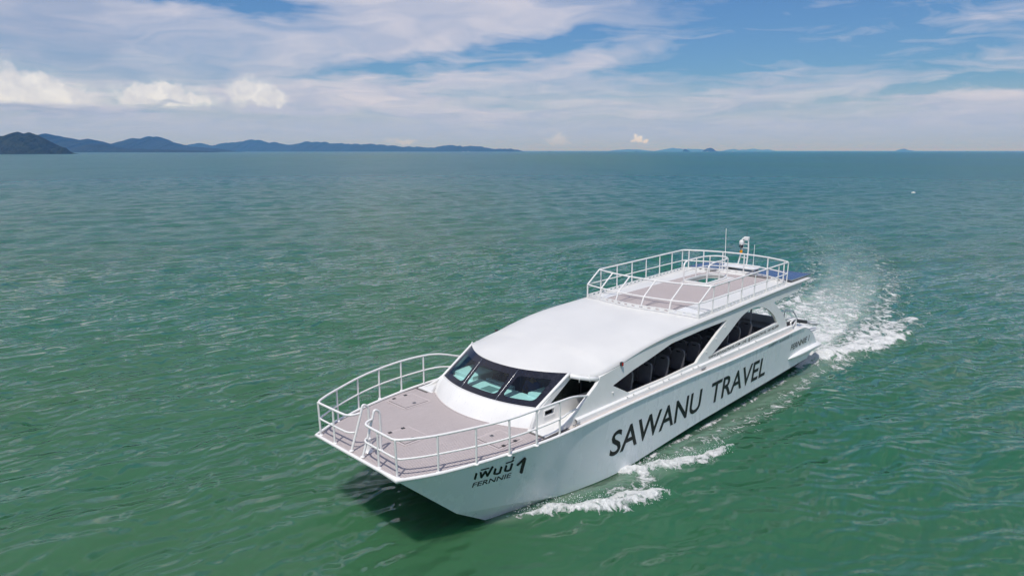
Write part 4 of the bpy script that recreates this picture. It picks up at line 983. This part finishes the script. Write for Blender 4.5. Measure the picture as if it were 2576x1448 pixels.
# ---- stern fittings
sr = tube_obj('stern_railing', bend([(-18.1, 1.9, 2.56), (-19.4, 1.85, 2.52), (-20.15, 1.9, 2.42), (-20.85, 1.95, 1.75)], .12), .026)
for x, z in ((-19.4, 2.52), (-18.6, 2.55)): tube_obj('rail_post', [(x, 1.86, 1.4), (x, 1.86, z)], .022, sr)
tube_obj('mid_rail', [(-18.1, 1.88, 2.2), (-20.3, 1.88, 2.1)], .02, sr)
st2 = tube_obj('stern_railing', bend([(-18.1, -1.9, 2.56), (-19.4, -1.85, 2.52), (-20.15, -1.9, 2.42), (-20.85, -1.95, 1.75)], .12), .026)
for x, z in ((-19.4, 2.52), (-18.6, 2.55)): tube_obj('rail_post', [(x, -1.86, 1.4), (x, -1.86, z)], .022, st2)
bf = tube_obj('mooring_frame', bend([(-18.55, 2.55, 2.03), (-18.5, 2.5, 2.30), (-19.0, 2.42, 2.34), (-19.35, 2.38, 2.28), (-19.3, 2.4, 2.03)], .07), .032)
tube_obj('cross_bar', [(-18.5, 2.62, 2.18), (-19.4, 2.35, 2.2)], .03, bf)
MB().tube([(-18.7, 2.2, 2.14), (-19.9, 2.22, 2.08), (-20.6, 2.3, 1.92)], .075, 12).build('rolled_mat', 'rubber', ferry, smooth=True, auto=40)
MB().tube([(-20.62, 2.3, 1.915), (-21.5, 2.4, 1.68)], .07, 12).build('fender_roller', 'grey', ferry, smooth=True, auto=40)
MB().box(-21.7, -20.3, -2.3, 2.45, 1.44, 1.50).build('swim_platform', 'white', ferry, bevel=.02)
tube_obj('platform_rail', bend([(-20.6, 2.5, 1.9), (-21.55, 2.55, 1.72), (-21.7, 2.3, 1.62), (-21.7, .5, 1.6)], .06), .028)
for s in (1, -1):                                            # spray sponson under the quarter
    prof = [(0, 0), (.05, .10), (.10, .16), (.17, .19), (.20, .19), (.20, .13), (.12, .12)]
    xs = [-17.95, -18.15, -18.45, -19.0, -19.7, -20.4, -21.0, -21.2]; sc = [.02, .35, .7, 1, 1, 1, .95, .5]
    rows = []
    for x, k in zip(xs, sc):
        yh = 2.70; z0 = .93+.0*x
        rows.append([(x, s*(yh-.05), z0-.10*k), (x, s*(yh+.14*k), z0-.06*k), (x, s*(yh+.20*k), z0+.02*k), (x, s*(yh+.19*k), z0+.09*k), (x, s*(yh+.10*k), z0+.14*k), (x, s*(yh-.1), z0+.17*k)])
    mb = MB().grid(rows); mb.add(rows[-1], [tuple(range(6))]); mb.build('spray_sponson', 'white', ferry, smooth=True, auto=50)

# ---- lettering, cut vinyl lying on the shell
def text_mesh(txt, bold=0.):
    cu = bpy.data.curves.new('lettering', 'FONT'); cu.body = txt; cu.size = 1; cu.offset = bold; cu.resolution_u = 4
    o = link(bpy.data.objects.new('lettering', cu)); d = bpy.context.evaluated_depsgraph_get(); d.update(); me = bpy.data.meshes.new_from_object(o.evaluated_get(d))
    bpy.data.objects.remove(o); bpy.data.curves.remove(cu); return me
def lettering(txt, x0, x1, zb0, zb1, h, surf, label, bold=0., shear=0., cap=True, box=None):
    """x0..x1: where the words begin and end; base line runs from zb0 to zb1; surf(x, z) gives the y of the surface"""
    me = text_mesh(txt, bold); bm = bmesh.new(); bm.from_mesh(me)
    bmesh.ops.triangulate(bm, faces=bm.faces); bmesh.ops.subdivide_edges(bm, edges=[e for e in bm.edges if e.calc_length() > .25], cuts=2, use_grid_fill=False)
    ux = [v.co.x for v in bm.verts]; uy = [v.co.y for v in bm.verts]; a, b = min(ux), max(ux); c, d = box or (min(uy), max(uy))
    for v in bm.verts:
        u = (v.co.x-a)/(b-a); w = (v.co.y-c)/(d-c); x = x0+(x1-x0)*u-shear*w*h; z = zb0+(zb1-zb0)*u+w*h
        v.co = (x, surf(x, z)+.005, z)
    bm.to_mesh(me); bm.free(); me.materials.clear(); me.materials.append(M['letter'])
    o = link(bpy.data.objects.new('lettering', me), ferry); o['label'] = label; return o
hs = lambda x, z: hull_y(x, z)
lettering('SAWANU', -6.40, -11.22, .665, .725, .76, hs, 'large black word on the port hull, nearer the bow', .014, .06)
lettering('TRAVEL', -11.84, -15.95, .725, .79, .76, hs, 'large black word on the port hull, nearer the stern', .014, .06)
lettering('FERNNIE', -1.80, -2.84, 1.284, 1.255, .145, hs, 'small black Latin name on the port bow', .012)
lettering('FERNNIE 1', -18.12, -19.90, 1.275, 1.335, .245, hs, 'thin black name on the port quarter', .014, .1)
wy = lambda x, z: wall_y(z)
lettering('WWW.SAWANUTRAVEL.COM | LINE : @ SAWANUTRAVEL | 097-982-0999', -11.90, -17.28, 2.225, 2.33, .135, wy, 'one line of small black lettering under the after side window', .014, .08)
lettering('จำนวนผู้โดยสาร', -15.97, -16.73, 1.83, 1.87, .13, hs, 'small Thai lettering under the rail, first words')
lettering('คน คนประจำเรือ', -16.93, -17.78, 1.86, 1.88, .11, hs, 'small Thai lettering under the rail, middle words')
lettering('คน', -17.88, -18.05, 1.89, 1.90, .06, hs, 'small Thai lettering under the rail, last word')
THAI = [[(-1.762,1.725),(-1.768,1.564),(-1.773,1.551),(-1.79,1.532),(-1.811,1.519),(-1.827,1.518),(-1.831,1.526),(-1.825,1.688),(-1.82,1.701),(-1.804,1.72),(-1.782,1.732),(-1.766,1.733)],[(-1.874,1.709),(-1.935,1.545),(-1.943,1.532),(-1.962,1.518),(-1.982,1.513),(-1.993,1.52),(-1.993,1.532),(-1.932,1.696),(-1.923,1.709),(-1.904,1.723),(-1.885,1.728),(-1.874,1.72)],[(-1.994,1.51),(-2.063,1.668),(-2.062,1.68),(-2.049,1.701),(-2.028,1.72),(-2.009,1.728),(-2.002,1.724),(-1.933,1.566),(-1.934,1.555),(-1.947,1.533),(-1.968,1.514),(-1.987,1.506)],[(-2.007,1.694),(-2.099,1.53),(-2.11,1.518),(-2.129,1.509),(-2.146,1.51),(-2.154,1.522),(-2.15,1.535),(-2.057,1.698),(-2.047,1.71),(-2.027,1.72),(-2.01,1.718),(-2.003,1.706)],[(-2.156,1.507),(-2.226,1.751),(-2.224,1.763),(-2.209,1.784),(-2.187,1.801),(-2.168,1.807),(-2.162,1.802),(-2.093,1.559),(-2.095,1.547),(-2.109,1.526),(-2.131,1.508),(-2.15,1.502)],[(-1.901,1.758),(-2.104,1.753),(-2.108,1.755),(-2.107,1.765),(-2.101,1.779),(-2.091,1.789),(-2.084,1.792),(-1.882,1.797),(-1.878,1.795),(-1.878,1.785),(-1.885,1.771),(-1.895,1.761)],[(-2.267,1.703),(-2.273,1.555),(-2.278,1.542),(-2.296,1.523),(-2.318,1.51),(-2.335,1.509),(-2.339,1.517),(-2.334,1.665),(-2.329,1.677),(-2.311,1.697),(-2.289,1.71),(-2.271,1.711)],[(-2.315,1.506),(-2.417,1.473),(-2.486,1.485),(-2.491,1.49),(-2.487,1.508),(-2.473,1.53),(-2.456,1.545),(-2.445,1.548),(-2.388,1.536),(-2.297,1.567),(-2.288,1.566),(-2.285,1.553),(-2.291,1.532),(-2.304,1.513)],[(-2.499,1.496),(-2.498,1.665),(-2.493,1.678),(-2.475,1.698),(-2.452,1.711),(-2.435,1.713),(-2.43,1.705),(-2.432,1.537),(-2.436,1.523),(-2.454,1.504),(-2.477,1.49),(-2.495,1.488)],[(-2.567,1.697),(-2.57,1.548),(-2.574,1.535),(-2.593,1.516),(-2.616,1.502),(-2.634,1.5),(-2.638,1.508),(-2.636,1.657),(-2.631,1.67),(-2.613,1.69),(-2.589,1.703),(-2.572,1.705)],[(-2.613,1.498),(-2.713,1.465),(-2.784,1.476),(-2.79,1.482),(-2.786,1.5),(-2.772,1.522),(-2.754,1.537),(-2.743,1.54),(-2.683,1.529),(-2.595,1.559),(-2.586,1.558),(-2.582,1.545),(-2.588,1.524),(-2.602,1.505)],[(-2.798,1.487),(-2.799,1.661),(-2.794,1.674),(-2.776,1.694),(-2.752,1.708),(-2.734,1.71),(-2.729,1.702),(-2.728,1.529),(-2.733,1.516),(-2.751,1.496),(-2.775,1.482),(-2.794,1.48)],[(-2.58,1.739),(-2.759,1.744),(-2.763,1.747),(-2.762,1.757),(-2.754,1.771),(-2.743,1.781),(-2.736,1.783),(-2.558,1.778),(-2.554,1.776),(-2.555,1.765),(-2.563,1.752),(-2.573,1.742)],[(-2.773,1.743),(-2.789,1.779),(-2.788,1.787),(-2.777,1.803),(-2.76,1.817),(-2.745,1.823),(-2.739,1.82),(-2.723,1.784),(-2.724,1.776),(-2.734,1.76),(-2.751,1.746),(-2.767,1.74)],[(-2.765,1.83),(-2.784,1.856),(-2.784,1.864),(-2.775,1.88),(-2.758,1.895),(-2.743,1.902),(-2.736,1.9),(-2.718,1.873),(-2.717,1.865),(-2.727,1.85),(-2.743,1.835),(-2.758,1.828)],[(-2.976,1.551),(-3.145,1.694),(-3.147,1.704),(-3.136,1.725),(-3.115,1.748),(-3.093,1.76),(-3.082,1.759),(-2.915,1.616),(-2.913,1.606),(-2.923,1.584),(-2.944,1.562),(-2.966,1.55)],[(-3.066,1.756),(-3.087,1.333),(-3.095,1.313),(-3.124,1.283),(-3.16,1.263),(-3.187,1.262),(-3.194,1.274),(-3.173,1.698),(-3.165,1.718),(-3.136,1.746),(-3.1,1.766),(-3.072,1.767)]]
mb = MB()
for k, q in enumerate(THAI):
    tri = tessellate_polygon([[Vector((u, w, 0)) for u, w in q]]); mb.add([(u, hull_y(u, w)+.005+.0004*k, w) for u, w in q], tri)
lt = mb.build('lettering', 'letter', ferry); lt['label'] = 'bold black Thai name and numeral on the port bow'

# ================================================================== people at the helm
def skin_body(name, verts, edges, radii, m, parent, sub=2):
    me = bpy.data.meshes.new(name); me.from_pydata(verts, edges, []); o = link(bpy.data.objects.new(name, me)); me.skin_vertices or me.attributes
    sk = o.modifiers.new('skin', 'SKIN'); sk.use_smooth_shade = True
    for i, r_ in enumerate(radii): me.skin_vertices[0].data[i].radius = (r_, r_) if not isinstance(r_, tuple) else r_
    me.skin_vertices[0].data[0].use_root = True
    s = o.modifiers.new('sub', 'SUBSURF'); s.levels = s.render_levels = sub
    d = bpy.context.evaluated_depsgraph_get(); d.update(); n = bpy.data.meshes.new_from_object(o.evaluated_get(d)); bpy.data.objects.remove(o)
    n.materials.clear(); n.materials.append(M[m]); r = link(bpy.data.objects.new(name, n), parent); return r
def person(loc, rz, shirt, label, reach):
    p = empty('person', loc, rz); tag(p, label, 'person')
    # local axes: x ahead, y left, z up from the seat-sole; seated
    hx = .34 if reach else .26
    V = [(0, 0, .50), (-.02, 0, .72), (-.01, 0, .95), (.0, 0, 1.06), (.03, 0, 1.13), (.045, 0, 1.25), (.02, 0, 1.33),
         (.0, .19, .97), (.10, .24, .72), (hx+.05, .16, .66), (hx+.13, .14, .65), (.0, -.19, .97), (.12, -.25, .73), (hx+.02, -.14, .62), (hx+.10, -.12, .61),
         (.06, .10, .47), (.44, .12, .47), (.46, .12, .06), (.58, .12, .03), (.06, -.10, .47), (.44, -.12, .47), (.46, -.12, .06), (.58, -.12, .03)]
    E_ = [(0, 1), (1, 2), (2, 3), (3, 4), (4, 5), (5, 6), (2, 7), (7, 8), (8, 9), (9, 10), (2, 11), (11, 12), (12, 13), (13, 14), (0, 15), (15, 16), (16, 17), (17, 18), (0, 19), (19, 20), (20, 21), (21, 22)]
    rad = [.13, .12, .12, .055, .075, .095, .06, .062, .045, .032, .028, .062, .045, .032, .028, .09, .065, .045, .035, .09, .065, .045, .035]
    body = skin_body('body', V, E_, rad, 'skin', p)
    # fingers on each hand
    for s in (1, -1):
        w = V[10 if s > 0 else 14]
        for k in range(5):
            y0 = (k-2)*.017; L = [.05, .075, .08, .075, .06][k]
            f = [(w[0]+.01, w[1]+y0*.8, w[2]), (w[0]+L*.6, w[1]+y0+(.03*s if k == 0 else 0), w[2]-.006), (w[0]+L*.85, w[1]+y0, w[2]-.04)]
            MB().tube(f, [.011, .009, .007], 6).build('finger', 'skin', body, smooth=True)
    MB().lathe([(.004, .03), (.018, 0), (.012, -.012)], (.145, 0, 1.225), 8).build('nose', 'skin', body, smooth=True)
    for s in (1, -1):
        MB().lathe([(.002, .008), (.011, 0), (.002, -.008)], (.128, s*.035, 1.26), 8).build('eye', 'hair', body, smooth=True)
        MB().lathe([(.008, .035), (.018, .01), (.015, -.02), (.005, -.03)], (.04, s*.097, 1.24), 8).build('ear', 'skin', body, smooth=True)
    MB().box(.125, .135, -.025, .025, 1.178, 1.187).build('mouth', 'hair', body)
    iv = [0, 1, 2, 7, 8, 11, 12]; mp = {q: i for i, q in enumerate(iv)}
    skin_body('shirt', [V[q] for q in iv]+[(0, 0, 1.02)], [(mp[a], mp[b]) for a, b in E_ if a in mp and b in mp]+[(2, 7)], [.15, .145, .14, .085, .066, .085, .066, .075], shirt, p)
    iv = [0, 15, 16, 17, 19, 20, 21]; mp = {q: i for i, q in enumerate(iv)}
    skin_body('trousers', [V[q] for q in iv], [(mp[a], mp[b]) for a, b in E_ if a in mp and b in mp], [.15, .11, .085, .062, .11, .085, .062], 'trousers', p)
    hv = []; 
    for i in range(7):
        a = math.pi*.62*i/6
        hv.append([(.025-.02*math.cos(q)*0+.112*math.sin(a)*math.cos(q)*(1 if math.cos(q) < 0 else .82), .108*math.sin(a)*math.sin(q), 1.245+.128*math.cos(a)+(.03 if math.cos(q) > .3 else -.01)*math.sin(a)) for q in np.linspace(0, 2*math.pi, 17)])
    MB().grid(hv).build('hair', 'hair', p, smooth=True)
    return p
def boat_pt(x, y, z): return (ORG[0]+CHD*x-SHD*y, ORG[1]+SHD*x+CHD*y, z)
person(boat_pt(-5.60, -.52, 1.50), HDG, 'navy', 'person in dark navy shirt at the wheel behind the middle windscreen pane', True)
person(boat_pt(-5.72, .42, 1.48), HDG+.15, 'blue', 'person in blue shirt seated behind the right windscreen pane', False)
for y in (-.52, .42):
    hs_ = MB().box(-6.05, -5.45, y-.25, y+.25, 1.80, 1.92).build('helm_seat', 'seat', ferry, bevel=.03)
    MB().box(-6.0, -5.9, y-.25, y+.25, 1.92, 2.5).build('backrest', 'seat', hs_, bevel=.03); MB().box(-5.85, -5.7, y-.06, y+.06, 1.25, 1.8).build('pedestal', 'grey', hs_)

# ================================================================== spray thrown up by the bow rolls
def spray():
    v = []; f = []; r2 = random.Random(3)
    def drop(bx_, by_, z, s):
        q = boat_pt(bx_, by_, z); k = len(v)
        for d in ((1, 0, -.7), (-.5, .87, -.7), (-.5, -.87, -.7), (0, 0, 1)): v.append((q[0]+d[0]*s*r2.uniform(.7, 1.4), q[1]+d[1]*s*r2.uniform(.7, 1.4), q[2]+d[2]*s))
        f.extend([(k, k+1, k+3), (k+1, k+2, k+3), (k+2, k, k+3), (k, k+2, k+1)])
    for path, n, zh in (([(-3.2, 2.1), (-3.8, 2.6), (-4.5, 2.98), (-4.9, 3.35), (-5.8, 3.95), (-6.6, 4.3)], 900, .30), ([(-7.1, 2.9), (-7.8, 3.1), (-8.5, 3.55), (-9.3, 3.95), (-10.4, 4.15)], 700, .26), ([(-20.8, 2.5), (-22.6, 2.9), (-25, 3.6), (-27.5, 4.05)], 700, .4)):
        pts_ = np.array(path); L = np.r_[0, np.cumsum(np.hypot(*np.diff(pts_, axis=0).T))]
        for _ in range(n):
            s_ = r2.random()*L[-1]; x = np.interp(s_, L, pts_[:, 0]); y = np.interp(s_, L, pts_[:, 1]); o_ = r2.gauss(0, .16)
            drop(x+o_*.5+r2.gauss(0, .06), y+o_, .12+abs(r2.gauss(0, 1))*zh*.45, r2.uniform(.004, .013))
    return obj('spray', v, f, mat('spray_water', (.85, .86, .85), .5))
tag(spray(), kind='stuff')

# ================================================================== small things on the water
def small_boat(L, cabin, hullm):
    """hull with raked stem, wheelhouse, mast"""
    root = empty('distant_boat'); rows = []
    for k in range(9):
        t = k/8; x = (t-.5)*L; w = L*.13*(1-max(0, t-.45)**2*3.2) if t < 1 else .02; w = max(w, .03*L*.1); zt = L*(.07+.06*t*t)
        rows.append([(x, -w, zt), (x, -w*.8, -.2), (x, w*.8, -.2), (x, w, zt)])
    mb = MB().grid(rows); mb.add(rows[0], [(0, 1, 2, 3)]); mb.grid([[r_[0], r_[3]] for r_ in rows]); mb.build('hull', hullm, root)
    MB().box(-L*.28, L*.02, -L*.08, L*.08, L*.06, L*.20).build('wheelhouse', cabin, root)
    MB().tube([(-L*.1, 0, L*.18), (-L*.1, 0, L*.36)], L*.008, 5).build('mast', cabin, root)
    return root
protos = [small_boat(26, 'rubber', 'rubber'), small_boat(22, 'white', 'white')]
used = [False, False]
def place_boat(px_, dist, kind, rz, label, sc=1.):
    src = protos[kind]
    if not used[kind]: o = src; used[kind] = True
    else:
        o = src.copy(); COL.objects.link(o)
        for c in src.children: d = c.copy(); COL.objects.link(d); d.parent = o
    o.location = ((px_-1288)/FPX*dist, dist, 0); o.rotation_euler = (0, 0, rz); o.scale = (sc, sc, sc)
    tag(o, label, 'boat', 'boats far off along the horizon')
for a in [(1381, 6500, 0, .2, 'dark boat on the horizon just right of the far hills', 1.1), (1594, 7000, 0, 2.9, 'dark boat on the horizon left of the pale flat topped island', 1.), (2061, 7200, 0, .4, 'first dark boat on the horizon right of the wooded islet', .9),
          (2110, 7400, 0, 1.2, 'second dark boat on the horizon right of the wooded islet', .8), (2149, 7400, 0, .1, 'third dark boat on the horizon right of the wooded islet', .8), (2344, 7300, 0, 2.6, 'dark boat on the horizon just right of the pale rock island', .9),
          (2412, 7400, 0, .3, 'second dark boat from the right end of the horizon', .8), (2508, 7300, 0, 2.9, 'last dark boat at the right end of the horizon', .8),
          (542, 4200, 1, 1.4, 'white boat standing off the twin topped hill', .45), (1168, 7000, 1, .2, 'white boat left of the pair under the far hills', .8), (1180, 7000, 1, .1, 'white boat right of the pair under the far hills', 1.),
          (1736, 7600, 1, .2, 'white boat beside the tiny dark rock', .8), (1756, 7600, 1, .3, 'white boat close left of the wooded islet', .8), (1770, 7400, 1, .1, 'white boat in front of the wooded islet', 1.), (1833, 7600, 1, .2, 'white boat under the faintest islands', .9), (1891, 7600, 1, .2, 'white boat right of the faintest islands', .9)]:
    place_boat(*a)
fl = empty('float', ((2290-1288)/FPX*150, 150, 0)); tag(fl, 'lone white float drifting on the open water at right', 'float')
MB().lathe([(.02, -.2), (.26, -.12), (.34, .02), (.26, .15), (.05, .2)], (0, 0, 0), 14).build('shell', 'white', fl, smooth=True).scale = (1.35, .9, 1)
MB().lathe([(.05, .18), (.05, .26), (.02, .28)], (0, 0, 0), 8).build('eyelet', 'tube', fl, smooth=True)
